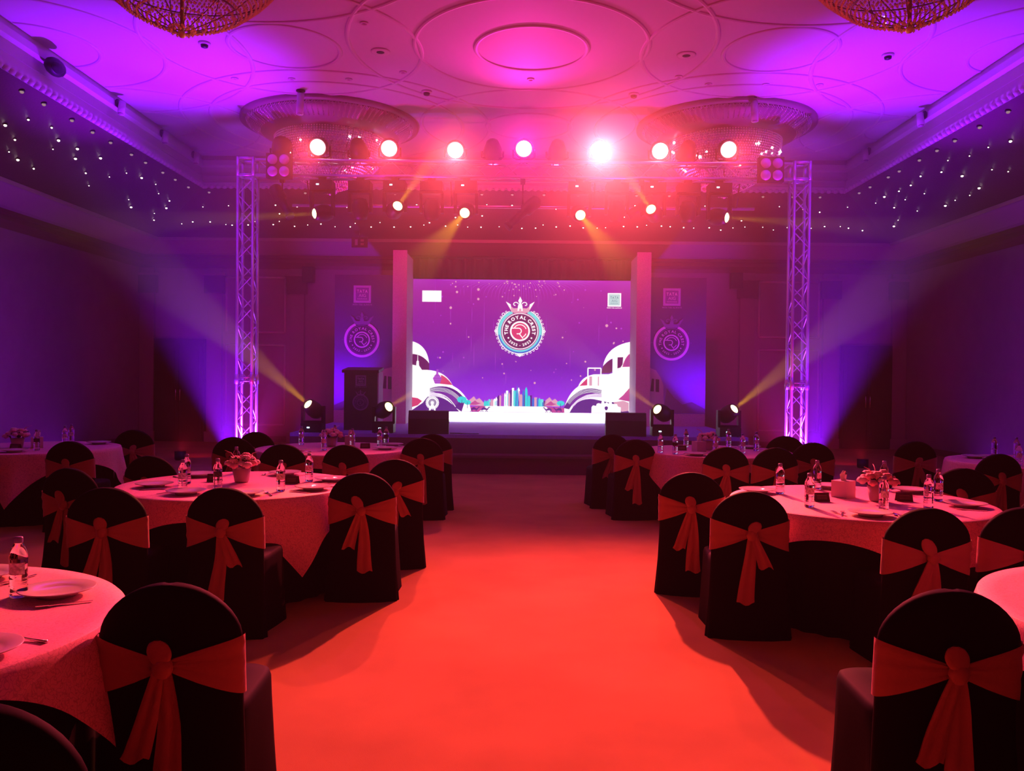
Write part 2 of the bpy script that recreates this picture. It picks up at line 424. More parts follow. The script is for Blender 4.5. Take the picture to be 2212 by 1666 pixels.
# ceiling fittings
def ceil_at(x, y): return (x, y, ZC)
fit = [(-4.25, 10.95, 'flat round detector between plaster rings, upper left of ceiling', 1), (-1.95, 11.2, 'oval ceiling speaker inside ring left of the centre rosette', 2),
       (-2.0, 10.3, 'small downlight nearest the top edge, left of centre rosette', 0), (-1.75, 11.95, 'small downlight below the oval speaker, left of centre', 0),
       (-4.3, 12.25, 'leftmost small downlight of row before left chandelier', 0), (-3.45, 12.25, 'middle small downlight of row before left chandelier', 0), (-2.6, 12.25, 'rightmost small downlight of row before left chandelier', 0),
       (2.75, 12.35, 'leftmost small downlight of row before right chandelier', 0), (3.6, 12.35, 'middle small downlight of row before right chandelier', 0), (4.4, 12.35, 'rightmost small downlight of row before right chandelier', 0),
       (2.2, 11.25, 'oval ceiling speaker inside ring right of the centre rosette', 2), (4.9, 11.2, 'flat round detector between plaster rings, upper right of ceiling', 1),
       (2.25, 12.05, 'small downlight below the oval speaker, right of centre', 0), (.1, 12.2, 'small downlight just beyond the centre rosette', 0), (-1.5, 12.75, 'dark smoke detector left of the stage lights', 1), (1.7, 12.8, 'dark smoke detector right of the stage lights', 1)]
for x, y, lb, kd in fit:
    if kd == 0:
        t = thing('downlight', lb, 'ceiling light', (x, y, ZC)); MB().lathe([(.03, 0), (.055, 0), (.055, -.012), (.035, -.02), (.03, 0)], 16).build('trim_ring', M['trim'], t)
        MB().lathe([(.03, -.004), (0, -.006)], 12).build('lens', M['lens_off'], t)
    elif kd == 1:
        t = thing('smoke_detector', lb, 'detector', (x, y, ZC)); MB().lathe([(.08, 0), (.08, -.02), (.06, -.03)], 16).build('base', M['trim'], t)
        MB().lathe([(.05, -.03), (.045, -.06), (.02, -.07), (0, -.07)], 16).build('sensor', M['black'], t)
    else:
        t = thing('ceiling_speaker', lb, 'speaker', (x, y, ZC)); MB().lathe([(.13, 0), (.13, -.012), (.11, -.016)], 24).build('rim', M['trim'], t)
        MB().lathe([(.11, -.014), (0, -.018)], 24).build('grille', M['grille'], t)
# directional spotlights on the ceiling and cornice
def dirspot(x, y, z, lb, ln=.22, mount=(0, 0, 1)):
    t = thing('spotlight', lb, 'spotlight', (x, y, z), group='ceiling spotlights')
    mt = V(mount)
    MB().tube([V((0, 0, 0)), V((0, 0, 0)) - mt * .02], .07, 12).build('mounting_plate', M['black'], t)
    MB().tube([-mt * .02, -mt * .08], .02, 8).build('arm', M['black'], t)
    a = -mt * .08; b = a + V((0, -.05, -ln)); h = MB().tube([a + V((0, 0, .02)), b], .055, 14).build('can', M['trim'], t)
    MB().tube([b + V((0, 0, .002)), b + V((0, 0, -.006))], .045, 12).build('lens', M['lens_off'], t)
dirspot(-3.45, 12.75, ZC, 'white can spotlight hanging before the left chandelier', .30)
dirspot(3.6, 12.95, ZC, 'white can spotlight hanging before the right chandelier', .30)
for y, lb in ((13.0, 'nearest of three can spotlights on the left cornice'), (14.6, 'second of three can spotlights on the left cornice'), (16.0, 'farthest of three can spotlights on the left cornice')):
    dirspot(-XE + .06, y, 5.86, lb, .18, (-1, 0, 0))
for y, lb in ((13.3, 'nearest of two can spotlights on the right cornice'), (15.4, 'farther of two can spotlights on the right cornice')):
    dirspot(XE - .06, y, 5.86, lb, .18, (1, 0, 0))
t = thing('wall_speaker', 'dark oval speaker on the left cornice near the top corner', 'speaker', (-XE + .05, 11.1, 5.72))
MB().ball((.1, 0, 0), (.11, .2, .12), 14).build('housing', M['black'], t); MB().ball((.17, -.06, -.03), (.06, .13, .08), 12).build('grille', M['grille'], t)

# ------------------------------------------------------------------ chandeliers
def chandelier(x, y, lb, near):
    t = thing('chandelier', lb, 'chandelier', (x, y, ZC), group='crystal bowl chandeliers')
    bead = M['amber'] if near else M['crystal']
    MB().lathe([(1.52, 0), (1.52, -.05), (1.46, -.07), (1.40, -.06)], 64).build('ceiling_rim', M['brown'], t)
    mb = MB(); n_ = 96
    mb.lathe([(1.42, -.04), (1.36, -.12), (1.12, -.26), (.98, -.30)], n_, 0); mb.build('dome_skirt', M['brown'], t)
    mb = MB()
    for k in range(n_):                         # herringbone crystal strips over the dome
        a = 2 * pi * k / n_
        for j in range(10):
            f = j / 10; r_ = 1.385 - .24 * f; z_ = -.095 - .15 * f
            for s in (-1, 1):
                p0 = V((r_ * cos(a), r_ * sin(a), z_)); r1 = r_ + .018; a1 = a + s * .028
                p1 = V((r1 * cos(a1), r1 * sin(a1), z_ + .035)); mb.tube([p0 * 1.012, p1 * 1.012], .0065, 4, cap=False)
    mb.build('herringbone_crystals', M['herring'], t)
    prof = [(.95, -.30), (.945, -.40), (.93, -.5), (.90, -.6), (.84, -.7), (.75, -.8), (.64, -.9), (.52, -1.0), (.37, -1.08), (.2, -1.15), (.08, -1.2)]
    def pr(z):
        for (ra, za), (rb, zb) in zip(prof, prof[1:]):
            if za >= z >= zb: return ra + (rb - ra) * (z - za) / (zb - za)
        return prof[-1][0]
    mb = MB(); z_ = -.31; row = 0
    while z_ > -1.19:
        r_ = pr(z_); k_ = max(10, int(2 * pi * r_ / .044))
        for k in range(k_):
            a = 2 * pi * (k + .5 * (row % 2) * 0) / k_; mb.octa((r_ * cos(a), r_ * sin(a), z_), .0150)
        z_ -= .038; row += 1
    mb.build('crystal_basket', bead, t)
    mb = MB()
    for k in range(12):
        a = 2 * pi * k / 12; mb.tube([((r_ - .02) * cos(a), (r_ - .02) * sin(a), z_) for r_, z_ in prof], .006, 4)
    for r_, z_ in (prof[0], prof[4], prof[7]): mb.tube([((r_ - .02) * cos(2 * pi * k / 40), (r_ - .02) * sin(2 * pi * k / 40), z_) for k in range(40)], .008, 4, closed=True)
    mb.lathe([(.02, -.02), (.02, -1.2)], 8); mb.build('frame', M['brown'], t)
    mb = MB().ball((0, 0, -1.23), .035, 10)
    for k in range(24):
        a = 2 * pi * k / 24; mb.octa((.1 * cos(a), .1 * sin(a), -1.19 - .02 * (k % 2)), .018)
    mb.build('finial', bead, t)
    rng = random.Random(int(x * 10 + y))
    for k in range(24 if not near else 16):
        a = rng.uniform(0, 2 * pi) if near else rng.uniform(pi, 2 * pi); z_ = rng.uniform(-.95, -.33); r_ = pr(z_) + .01
        MB().ball((r_ * cos(a), r_ * sin(a), z_), rng.uniform(.012, .026) * (.4 if near else 1), 8).build('glint', M['glint'], t)  # glowing beads stand in for stage lamps glinting in the crystal
chandelier(-3.36, 14.4, 'crystal bowl chandelier behind the left end of the lighting truss', False)
chandelier(3.5, 14.4, 'crystal bowl chandelier behind the right end of the lighting truss', False)
chandelier(-3.2, 7.7, 'amber crystal chandelier tip cut by the top edge, left', True)
chandelier(3.47, 7.5, 'amber crystal chandelier tip cut by the top edge, right', True)

# ------------------------------------------------------------------ stage
ZS = .62
st = thing('stage', 'low stage platform with blue grey carpet in front of the big screen', 'stage', (0, 13.9, 0))
MB().box((-.03, 2.25, ZS - .03), (7.74, 4.5, .06)).build('deck', M['stage'], st)
MB().box((-.03, .01, .28), (7.72, .04, .56)).box((-3.88, 2.25, .28), (.04, 4.5, .56)).box((3.82, 2.25, .28), (.04, 4.5, .56)).build('fascia', M['fascia'], st)
sp = thing('stage_step', 'dark red step running along the front of the stage', 'step', (0, 13.5, 0))
MB().box((.05, .18, .29), (3.6, .38, .04)).build('tread', M['fascia'], sp); MB().box((.05, .2, .135), (3.56, .34, .27)).build('riser', M['fascia'], sp)
# wings either side of the screen
for s, lb in ((-1, 'pale fabric covered flat left of the big screen'), (1, 'pale fabric covered flat right of the big screen')):
    t = thing('stage_flat', lb, 'stage flat', (s * 2.5, 16.9, ZS), group='pale flats beside the screen')
    MB().box((0, .01, 1.78), (.29, .03, 3.56)).build('front_panel', M['wing'], t)
    MB().box((-s * .135, .5, 1.75), (.02, .96, 3.5)).build('return_panel', M['wing'], t)
t = thing('screen_header', 'dark red curtain header above the big screen', 'header', (0, 17.85, 3.70))
mb = MB().grid(lambda u, v: (-2.36 + 4.72 * u, .03 * sin(u * 150), .03 + .42 * v), 200, 1); mb.build('curtain', M['blackmatt'], t)
MB().box((0, .06, .24), (4.72, .04, .46)).build('backing', M['black'], t)
MB().tube([(-2.36, 0, .46), (2.36, 0, .46)], .03, 8).build('rail', M['black'], t)

# ------------------------------------------------------------------ emblem / logo artwork, drawn as flat shapes
def emblem(mb, cx, cz, k, y, mi, full=True):
    """round crest; k = metres per drawing unit (outer ring radius 500); mi = dict of material slots"""
    P = lambda x, z: (cx + x * k, cz + z * k)
    d = -.0012
    if full:
        mb.ring((cx, cz), 0, 520 * k, y, mi['dark'])
        for a in range(0, 360, 9):                                   # lacy scallops round the rim
            if 62 < a < 118: continue
            an = R(a); big = 1.6 if a % 45 == 0 else 1
            c_ = P(540 * cos(an), 540 * sin(an)); mb.ring(c_, 14 * k * big, 24 * k * big, y + d, mi['white'], n=20)
        for s in (-1, 1):
            for z0 in (0,):
                mb.ring(P(s * 555, z0), 10 * k, 30 * k, y + 2 * d, mi['white'], n=16); mb.ring(P(s * 540, z0 + 45), 12 * k, 22 * k, y + 2 * d, mi['white'], n=16); mb.ring(P(s * 540, z0 - 45), 12 * k, 22 * k, y + 2 * d, mi['white'], n=16)
        mb.ring(P(0, -555), 0, 30 * k, y + 2 * d, mi['white'], n=16); mb.ring(P(-50, -545), 10 * k, 24 * k, y + 2 * d, mi['white'], n=16); mb.ring(P(50, -545), 10 * k, 24 * k, y + 2 * d, mi['white'], n=16)
        mb.ring((cx, cz), 505 * k, 522 * k, y + 2 * d, mi['white'], 118, 422)
    mb.ring((cx, cz), 430 * k, 500 * k, y + 3 * d, mi['cyan'], 112, 428)
    if full: mb.ring((cx, cz), 470 * k, 500 * k, y + 4 * d, mi['blue'], 190, 350)
    mb.ring((cx, cz), 395 * k, 412 * k, y + 4 * d, mi['white'])
    if full: mb.ring((cx, cz), 412 * k, 432 * k, y + 4 * d, mi['pink'])
    mb.ring((cx, cz), 0, 395 * k, y + 3 * d, mi['wine'])
    arctext(mb, 'THE ROYAL CREST', cx, cz, 318 * k, 90, 212, 104 * k, y + 5 * d, mi['text'], .045 if full else .03)
    arctext(mb, '2022 - 2023', cx, cz, 318 * k, 270, 98, 80 * k, y + 5 * d, mi['text'], .04 if full else .02, inward=True)
    for s in (-1, 1): mb.ring(P(s * 262, -155), 0, 20 * k, y + 5 * d, mi['text'], n=12)
    mb.ring((cx, cz), 0, 225 * k, y + 4 * d, mi['rose']); mb.ring((cx, cz), 192 * k, 228 * k, y + 6 * d, mi['text'])
    # monogram: C arc with an R
    mb.ring((cx, cz), 138 * k, 158 * k, y + 6 * d, mi['text'], 20, 148); mb.ring((cx, cz), 138 * k, 158 * k, y + 6 * d, mi['text'], -62, -22)
    Rl = [P(-195, 68), P(-30, 68)] + [P(-30 + 62 * sin(a), 4 + 64 * cos(a)) for a in [i * pi / 10 for i in range(11)]] + [P(-75, -60)]
    mb.line(Rl, 22 * k, y + 6 * d, mi['text']); mb.line([P(-12, -60), P(70, -165)], 22 * k, y + 6 * d, mi['text'])
    # crown
    cz2 = 430
    mb.poly([P(-190, cz2), P(-330, cz2 + 240), P(-225, cz2 + 175), P(-200, cz2 + 130), P(-150, cz2 + 90), P(-60, cz2 + 95), P(0, cz2 + 160), P(60, cz2 + 95), P(150, cz2 + 90), P(200, cz2 + 130), P(225, cz2 + 175), P(330, cz2 + 240), P(190, cz2), P(120, cz2 - 18), P(0, cz2 - 5), P(-120, cz2 - 18)], y + 5 * d, mi['crown'])
    mb.poly([P(-210, cz2 + 60), P(-330, cz2 + 245), P(-215, cz2 + 180)], y + 6 * d, mi['white']); mb.poly([P(210, cz2 + 60), P(215, cz2 + 180), P(330, cz2 + 245)], y + 6 * d, mi['white'])
    mb.poly([P(-60, cz2 + 30), P(-50, cz2 + 150), P(-20, cz2 + 210), P(20, cz2 + 210), P(50, cz2 + 150), P(60, cz2 + 30), P(26, cz2 + 30), P(24, cz2 + 85), P(-24, cz2 + 85), P(-26, cz2 + 30)], y + 6 * d, mi['white'])
    mb.poly([P(0, cz2 + 350), P(-46, cz2 + 262), P(-30, cz2 + 225), P(0, cz2 + 195), P(30, cz2 + 225), P(46, cz2 + 262)], y + 6 * d, mi['white'])
    for s in (-1, 1):
        mb.line([P(s * (110 + (70 - i * 3.6) * cos(pi * .05 + i * .36) * -1), cz2 + 178 + (62 - i * 3.4) * sin(pi * .05 + i * .36)) for i in range(14)], 20 * k, y + 6 * d, mi['white'])
def tata(mb, cx, cz, w_, y, mi):
    h = w_
    mb.poly([(cx - w_ / 2, cz - h / 2), (cx + w_ / 2, cz - h / 2), (cx + w_ / 2, cz + h / 2), (cx - w_ / 2, cz + h / 2)], y, mi['w'])
    q = w_ * .39; mb.poly([(cx - q, cz - q), (cx + q, cz - q), (cx + q, cz + q), (cx - q, cz + q)], y - .001, mi['b'])
    mb.line([(cx - q, cz - q), (cx + q, cz - q), (cx + q, cz + q), (cx - q, cz + q), (cx - q, cz - q)], w_ * .02, y - .0015, mi['t'])
    text(mb, 'TATA', cx, cz + .17 * w_, w_ * .24, y - .002, mi['t'], .035, width=w_ * .62)
    text(mb, 'AIG', cx, cz - .07 * w_, w_ * .26, y - .002, mi['t'], 0, width=w_ * .42)
    text(mb, 'INSURANCE', cx, cz - .27 * w_, w_ * .10, y - .002, mi['t'], .01, width=w_ * .56)
    text(mb, 'WITH YOU ALWAYS', cx, cz - .60 * w_, w_ * .13, y - .001, mi['w'], .03, width=w_ * 1.12)

# ------------------------------------------------------------------ LED screen
E_ = 1.0
LY = 17.90
led = thing('led_screen', 'large glowing purple screen with round crest and city skyline', 'screen', (0, LY, ZS))
bg = zramp('screen_picture', 0, 3.1, [(0, S(255, 255, 255)), (.07, S(190, 60, 255)), (.20, S(165, 38, 250)), (.38, S(132, 20, 200)), (.62, S(150, 26, 172)), (.9, S(168, 32, 170)), (1, S(175, 38, 200))], E_ * .95)
EM = [emat('screen_white', (1, .97, 1), 1.3 * E_), emat('screen_cyan', S(110, 245, 250), E_), emat('screen_blue', S(50, 120, 235), E_), emat('screen_pink', S(225, 80, 170), E_ * .9),
      emat('screen_wine', S(125, 15, 110), E_ * .8), emat('screen_rose', S(235, 60, 125), E_), emat('screen_violet', S(105, 12, 150), E_ * .9), emat('screen_lilac', S(190, 70, 225), E_), emat('screen_palepink', S(245, 175, 205), E_),
      emat('screen_turquoise', S(20, 235, 240), E_), emat('screen_ground', (1, .93, 1), 4 * E_)]
WH, CY, BL, PK, WI, RO, VI, LI, PP, TQ, GR = range(11)
MB().box((0, .045, 1.55), (4.73, .06, 3.1)).build('cabinet', M['black'], led)
MB().box((0, .005, 1.55), (4.72, .01, 3.1)).build('display', bg, led)
kx = 4.72 / 1778
def Q(x, y): return ((x - 1042) * kx, (1420 - y) * 3.1 / 1165)
art = MB()
L0 = -.004; L1 = -.006; L2 = -.008; L3 = -.010
rc = lambda x0, y0, x1, y1: [Q(x0, y0), Q(x1, y0), Q(x1, y1), Q(x0, y1)]
def arcp(x0, y0, x1, y1, x2, y2, n_=10):
    return [((1 - t) ** 2 * x0 + 2 * t * (1 - t) * x1 + t * t * x2, (1 - t) ** 2 * y0 + 2 * t * (1 - t) * y1 + t * t * y2) for t in [i / n_ for i in range(n_ + 1)]]
pq = lambda pts: [Q(*p) for p in pts]
art.poly(rc(153, 1340, 1931, 1420), L2, GR)
# radiating lines and dots at the top
for i in range(-22, 23):
    x = 1040 + i * 12; e = 1040 + i * 19 * (1 + abs(i) * .03); yb_ = 262 + max(8, 190 - abs(i) ** 1.9 * .55)
    art.line(pq(arcp(x, 262, e, 262 + (yb_ - 262) * .25, e, yb_, 6)), [.010, .010, .009, .008, .006, .004, .002], L0, LI)
rng = random.Random(3)
for k in range(46):
    a = rng.uniform(0, pi); rr_ = rng.choice([110, 170, 260, 420]) * rng.uniform(.8, 1.15); x, y = 1040 + rr_ * 1.2 * cos(a), 262 + rr_ * .32 * sin(a); rd = rng.uniform(3, 6)
    if y < 400: art.ring(Q(x, y), 0, rd * kx, L1, PP, n=10)
for k in range(60):
    x = rng.uniform(200, 1880); y = rng.uniform(300, 1100)
    if 780 < x < 1290 and 380 < y < 900: continue
    rd = rng.uniform(2.5, 8); art.ring(Q(x, y), 0, rd * kx, L1, rng.choice([PP, LI, LI]), n=8)
for x, y0, y1 in [(336, 255, 540), (463, 440, 630), (541, 320, 390), (571, 330, 395), (629, 265, 450), (638, 480, 610), (737, 400, 860), (595, 640, 760), (482, 850, 940), (633, 700, 850), (657, 790, 975), (833, 840, 1010), (815, 580, 680), (1246, 560, 720), (1462, 330, 450), (1676, 600, 780), (1740, 540, 630), (1183, 310, 490), (920, 1010, 1100), (895, 940, 985), (540, 930, 985), (1443, 800, 1000)]:
    art.line(pq([(x, y0), (x, (y0 + y1) / 2), (x, y1)]), [.002, .008, .002], L0, LI)
for x, y, r_ in [(463, 491, 11), (688, 340, 11), (688, 418, 10), (1739, 625, 12), (1156, 1098, 9), (1818, 646, 7), (1380, 725, 7), (513, 362, 10), (905, 1023, 7), (1568, 920, 8), (889, 945, 6)]:
    art.ring(Q(x, y), 0, r_ * kx, L1, PP, n=12)
# corner badges
art.poly(rc(229, 352, 386, 444), L2, WH)
tt = MB(); 
# left hills
art.poly(pq([(153, 768)] + arcp(153, 768, 275, 800, 291, 948) + arcp(291, 948, 240, 875, 153, 871)), L1, WH)
art.poly(pq([(153, 871)] + arcp(153, 871, 240, 875, 291, 948) + [(291, 1000), (153, 1010)]), L0, WI)
art.poly(pq([(153, 958), (184, 965), (187, 930), (194, 925), (195, 880), (199, 880), (200, 925), (206, 930), (208, 965), (232, 1000)] + arcp(232, 1000, 420, 990, 487, 1128) + arcp(487, 1128, 560, 1160, 620, 1260) + [(640, 1338), (153, 1338)]), L1, WH)
art.poly(pq(arcp(390, 1040, 440, 1060, 484, 1122, 6) + [(380, 1112)]), L2, RO)
art.poly(pq([(298, 1150)] + arcp(298, 1150, 480, 1090, 590, 1240) + [(560, 1338), (500, 1300)] + arcp(500, 1300, 430, 1190, 298, 1178, 8)), L2, VI)
for i in range(9): art.line(pq(arcp(298, 1156 + i * 7, 460 + i * 2, 1112 + i * 12, 560 - i * 6, 1245 + i * 5, 8)), .007, L3, WH if i < 4 else LI)
art.poly(pq([(280, 1220)] + arcp(280, 1220, 420, 1190, 540, 1338, 8) + [(153, 1338), (153, 1330), (240, 1270)]), L3, VI)
art.poly(pq([(153, 1225), (200, 1232), (235, 1255), (200, 1290), (153, 1305)]), L3 - .001, RO)
art.line(pq(arcp(300, 1196, 430, 1170, 510, 1300, 10)), .016, L3 - .001, WH)
# vase
art.poly(pq([(350, 995), (368, 995), (366, 1030), (395, 1068), (380, 1112), (340, 1112), (322, 1068), (350, 1030)]), L3 - .001, LI)
for y in (1045, 1068, 1085, 1100): art.line(pq([(330, y), (388, y)]), .006, L3 - .002, VI)
# wheel
wc = (320, 1268)
art.ring(Q(*wc), 33 * kx, 44 * kx, L3 - .002, WH)
for k in range(24):
    a = 2 * pi * k / 24; art.ring(Q(wc[0] + 50 * cos(a), wc[1] + 50 * sin(a)), 0, 6 * kx, L3 - .002, WH, n=8)
    art.line(pq([wc, (wc[0] + 36 * cos(a), wc[1] + 36 * sin(a))]), .004, L3 - .002, WH)
art.ring(Q(*wc), 0, 13 * kx, L3 - .003, WH)
art.poly(pq([(320, 1262), (352, 1336), (338, 1336), (320, 1300), (302, 1336), (288, 1336)]), L3 - .003, WH)
# right hills
art.poly(pq([(1931, 755)] + arcp(1931, 755, 1740, 790, 1712, 955) + arcp(1712, 955, 1760, 900, 1790, 893, 6) + [(1790, 1010), (1760, 1020), (1640, 1022)] + arcp(1640, 1022, 1540, 1040, 1512, 1122, 8) + arcp(1512, 1122, 1430, 1180, 1400, 1300, 8) + [(1400, 1338), (1931, 1338)]), L1, WH)
art.poly(pq(arcp(1712, 960, 1760, 905, 1788, 897, 6) + [(1788, 995), (1770, 1010), (1700, 1012)]), L2, WI)
art.poly(pq([(1830, 882), (1876, 880), (1872, 940), (1855, 965), (1830, 972)]), L2, WI)
art.poly(pq(arcp(1931, 850, 1890, 880, 1870, 960, 6) + [(1931, 958)]), L2, PK)
for i in range(5): art.line(pq(arcp(1931, 862 + i * 18, 1900 + i * 4, 890 + i * 14, 1885 + i * 8, 956, 5)), .006, L3, VI)
for a_, b_ in (((1590, 972), (1590, 1118)), ((1590, 972), (1696, 972)), ((1696, 972), (1696, 1022))): art.line(pq([a_, b_]), .028, L3, WH)
art.poly(pq([(1588, 1052), (1588, 1112), (1522, 1118)]), L2, RO); art.poly(rc(1602, 1040, 1680, 1115), L2, PP); art.poly(rc(1624, 1034, 1672, 1116), L3, WH)
art.poly(pq([(1704, 1152)] + arcp(1704, 1152, 1500, 1090, 1395, 1300) + [(1440, 1310)] + arcp(1440, 1310, 1520, 1170, 1700, 1178, 8)), L2, VI)
for i in range(9): art.line(pq(arcp(1704, 1158 + i * 6, 1520, 1112 + i * 10, 1420 + i * 7, 1250 + i * 6, 8)), .007, L3, WH if i < 4 else LI)
art.poly(pq(arcp(1444, 1338, 1500, 1210, 1640, 1225, 8) + [(1760, 1250), (1900, 1240), (1931, 1338)]), L3, VI)
art.poly(pq([(1800, 1250), (1880, 1236), (1925, 1252), (1925, 1318), (1870, 1325)]), L3 - .001, PP)
art.poly(pq([(1931, 1130), (1880, 1190), (1840, 1225), (1925, 1240), (1931, 1240)]), L3, PK)
art.poly(pq([(1622, 1338), (1622, 1290), (1634, 1275), (1660, 1280), (1664, 1262), (1680, 1256), (1700, 1262), (1706, 1240), (1722, 1238), (1730, 1260), (1745, 1248), (1762, 1260), (1770, 1240), (1784, 1240), (1790, 1262), (1830, 1262), (1838, 1282), (1862, 1290), (1862, 1338)]), L3 - .002, WH)
art.ring(Q(1743, 1296), 0, 14 * kx, L3 - .003, VI, n=16); art.poly(rc(1735, 1298, 1751, 1314), L3 - .003, VI)
# dunes, ground, skyline, palms, camels
art.poly(pq([(550, 1338), (520, 1290), (620, 1300), (700, 1290), (1230, 1290), (1400, 1300), (1450, 1300), (1440, 1338)]), L0, PK)
art.poly(pq([(700, 1338), (760, 1290), (1250, 1290), (1300, 1338)]), L1, WH)
for px_ in (680, 1300):
    art.poly(pq([(px_ - 65, 1285), (px_ - 55, 1240), (px_ - 20, 1212), (px_, 1240), (px_ + 25, 1225), (px_ + 68, 1270), (px_ + 60, 1290)]), L1, PP)
    art.poly(pq([(px_ - 60, 1280), (px_ - 10, 1245), (px_ + 10, 1262), (px_ + 40, 1268), (px_ - 5, 1282)]), L2, PK)
rng = random.Random(11)
x = 742
while x < 1252:
    wd = rng.uniform(14, 26); c_ = 1 - abs(x + wd / 2 - 1000) / 270; h = 35 + 115 * max(0, c_) * rng.uniform(.6, 1.1); col = rng.choice([WH, WH, CY, BL, VI, LI, PP, TQ])
    tp = rng.choice([0, 1, 2]); y1 = 1290; y0 = 1290 - h
    if tp == 0: pp_ = [(x, y1), (x, y0), (x + wd, y0), (x + wd, y1)]
    elif tp == 1: pp_ = [(x, y1), (x, y0 + 14), (x + wd / 2, y0 - 8), (x + wd, y0 + 14), (x + wd, y1)]
    else: pp_ = [(x, y1)] + arcp(x, y0 + 16, x + wd / 2, y0 - 12, x + wd, y0 + 16, 6) + [(x + wd, y1)]
    art.poly(pq(pp_), L1 if col == VI else L2, col)
    if col in (WH, CY): art.poly(rc(x + wd * .6, y0 + 24, x + wd * .9, y1 - 4), L3, rng.choice([CY, BL, PK]))
    x += wd * rng.uniform(.75, 1.1)
art.poly(pq([(1000, 1290), (1004, 1180), (1012, 1150), (1015, 1098), (1018, 1150), (1024, 1190), (1030, 1290)]), L3, BL)
art.poly(pq([(1010, 1290), (1012, 1180), (1015, 1110), (1018, 1290)]), L3 - .001, TQ)
art.poly(pq([(1078, 1290), (1078, 1150), (1088, 1130), (1098, 1155), (1100, 1290)]), L3, TQ)
for px_, s_ in ((562, 1), (608, .72), (1370, .8)):
    cyy = 1240 if s_ == 1 else 1262; pts = []
    for k in range(24):
        a = 2 * pi * k / 24; rr_ = (40 if k % 2 else 32) * s_; pts.append((px_ + rr_ * 1.1 * cos(a), cyy + rr_ * .75 * sin(a)))
    art.poly(pq(pts), L3 - .001, TQ); art.line(pq([(px_, cyy), (px_, cyy + 48)]), .010, L3 - .0015, VI)
for px_, s_ in ((668, 1), (752, 1), (1268, -1), (1350, -1)):
    f = lambda pts: pq([(px_ + s_ * a, 1338 - b) for a, b in pts])
    art.poly(f([(-32, 14), (-26, 30), (-8, 40), (4, 34), (14, 26), (22, 30), (30, 42), (44, 40), (42, 36), (33, 34), (24, 18), (12, 16), (-10, 18)]), L3 - .002, VI)
    for lx, lz in ((-28, -38), (-20, -14), (8, 4), (14, 22)): art.line(f([(lx + 4, 20), (lx, 8), (lz, 0)]), .010, L3 - .002, VI)
art.build('picture', EM, led)
lg = MB(); LGM = [EM[WH], emat('badge_cyan', S(190, 240, 240), 1), emat('badge_teal', S(80, 170, 185), .9)]
qx, qz = Q(1799, 414); tata(lg, qx, qz, 110 * kx, L2, {'w': 0, 'b': 1, 't': 2}); lg.build('corner_logo', LGM, led)
eb = MB(); ex, ez = Q(1031, 677)
emblem(eb, ex, ez, 3.786 / 10.41 * kx * .985, L3, {'dark': VI, 'white': WH, 'cyan': CY, 'blue': BL, 'pink': PK, 'wine': WI, 'rose': RO, 'text': WH, 'crown': PP})
eb.build('crest_emblem', EM, led)

# ------------------------------------------------------------------ printed banners and lectern
pm = [mat('print_dark', (.06, .015, .10), .6), mat('print_white', (.92, .90, .95), .6), mat('print_lilac', (.55, .45, .75), .6), mat('print_mid', (.25, .12, .40), .6), mat('print_wine', (.07, .015, .10), .6), mat('print_grey', (.55, .50, .65), .9, noise=(50, .15))]
ES = {'dark': 0, 'white': 3, 'cyan': 1, 'blue': 2, 'pink': 3, 'wine': 4, 'rose': 4, 'text': 1, 'crown': 3}
bn = zramp('banner_print', 0, 3.06, [(0, (.3, .25, .6, 1)), (.12, (.40, .16, .95, 1)), (.28, (.30, .10, .75, 1)), (.5, (.11, .03, .22, 1)), (1, (.10, .025, .16, 1))])
for s, x0, x1, lb in ((-1, -3.86, -2.66, 'tall printed event banner with round crest left of the stage screen'), (1, 2.66, 3.8, 'tall printed event banner with round crest right of the stage screen')):
    cx = (x0 + x1) / 2; wd = x1 - x0
    t = thing('event_banner', lb, 'banner', (cx, 17.0, ZS), group='event banners')
    MB().box((0, .02, 1.53), (wd, .03, 3.06)).build('printed_panel', bn, t)
    MB().box((-wd / 2 + .1, .3, .8), (.04, .5, 1.6)).build('brace', M['wood'], t)
    mb = MB(); ox = (-.03 if s < 0 else -.14)
    tata(mb, ox, 2.66, .36, -.002, {'w': 2, 'b': 3, 't': 1})
    emblem(mb, ox, 1.72, .000735, -.004, ES, False)
    for a_ in range(0, 360, 30):
        if not 60 <= a_ <= 120: mb.ring((ox + .40 * cos(R(a_)), 1.72 + .40 * sin(R(a_))), .006, .014, -.004, 3, n=12)
    mb.poly([(-wd / 2, 0), (wd / 2, 0), (wd / 2, .26), (-wd / 2, .26)], -.002, 5)
    if s < 0: hill = [(wd / 2, .28), (wd / 2, 1.16), (.36, 1.10), (.33, .95), (.30, .7), (.28, .28)]; dk = [(-wd / 2, .27), (-wd / 2, .36), (-.4, .45), (-.2, .42), (0, .27)]
    else: hill = [(-wd / 2, .28), (-wd / 2, 1.2), (-.45, 1.15), (-.35, 1.0), (-.29, .84), (-.29, .6), (-.25, .28)]; dk = [(-.3, .27), (-.22, .78), (-.1, .62), (.1, .45), (.3, .5), (wd / 2, .36), (wd / 2, .27)]
    mb.poly(hill, -.003, 2); mb.poly(dk, -.0035, 3)
    hx = .5 if s < 0 else -.47; mb.poly([(hx - .09, .72), (hx + .09, .70), (hx + .09, .96), (hx - .06, .98)], -.004, 4); mb.poly([(hx - .02, .5), (hx + .02, .5), (hx + .015, 1.0), (hx - .015, 1.0)], -.005, 2)
    mb.build('artwork', pm, t)
t = thing('lectern', 'dark box lectern with crest print standing on the left of the stage', 'lectern', (-2.86, 14.7, ZS))
MB().box((0, .24, .53), (.60, .46, 1.06)).build('body', M['blackmatt'], t)
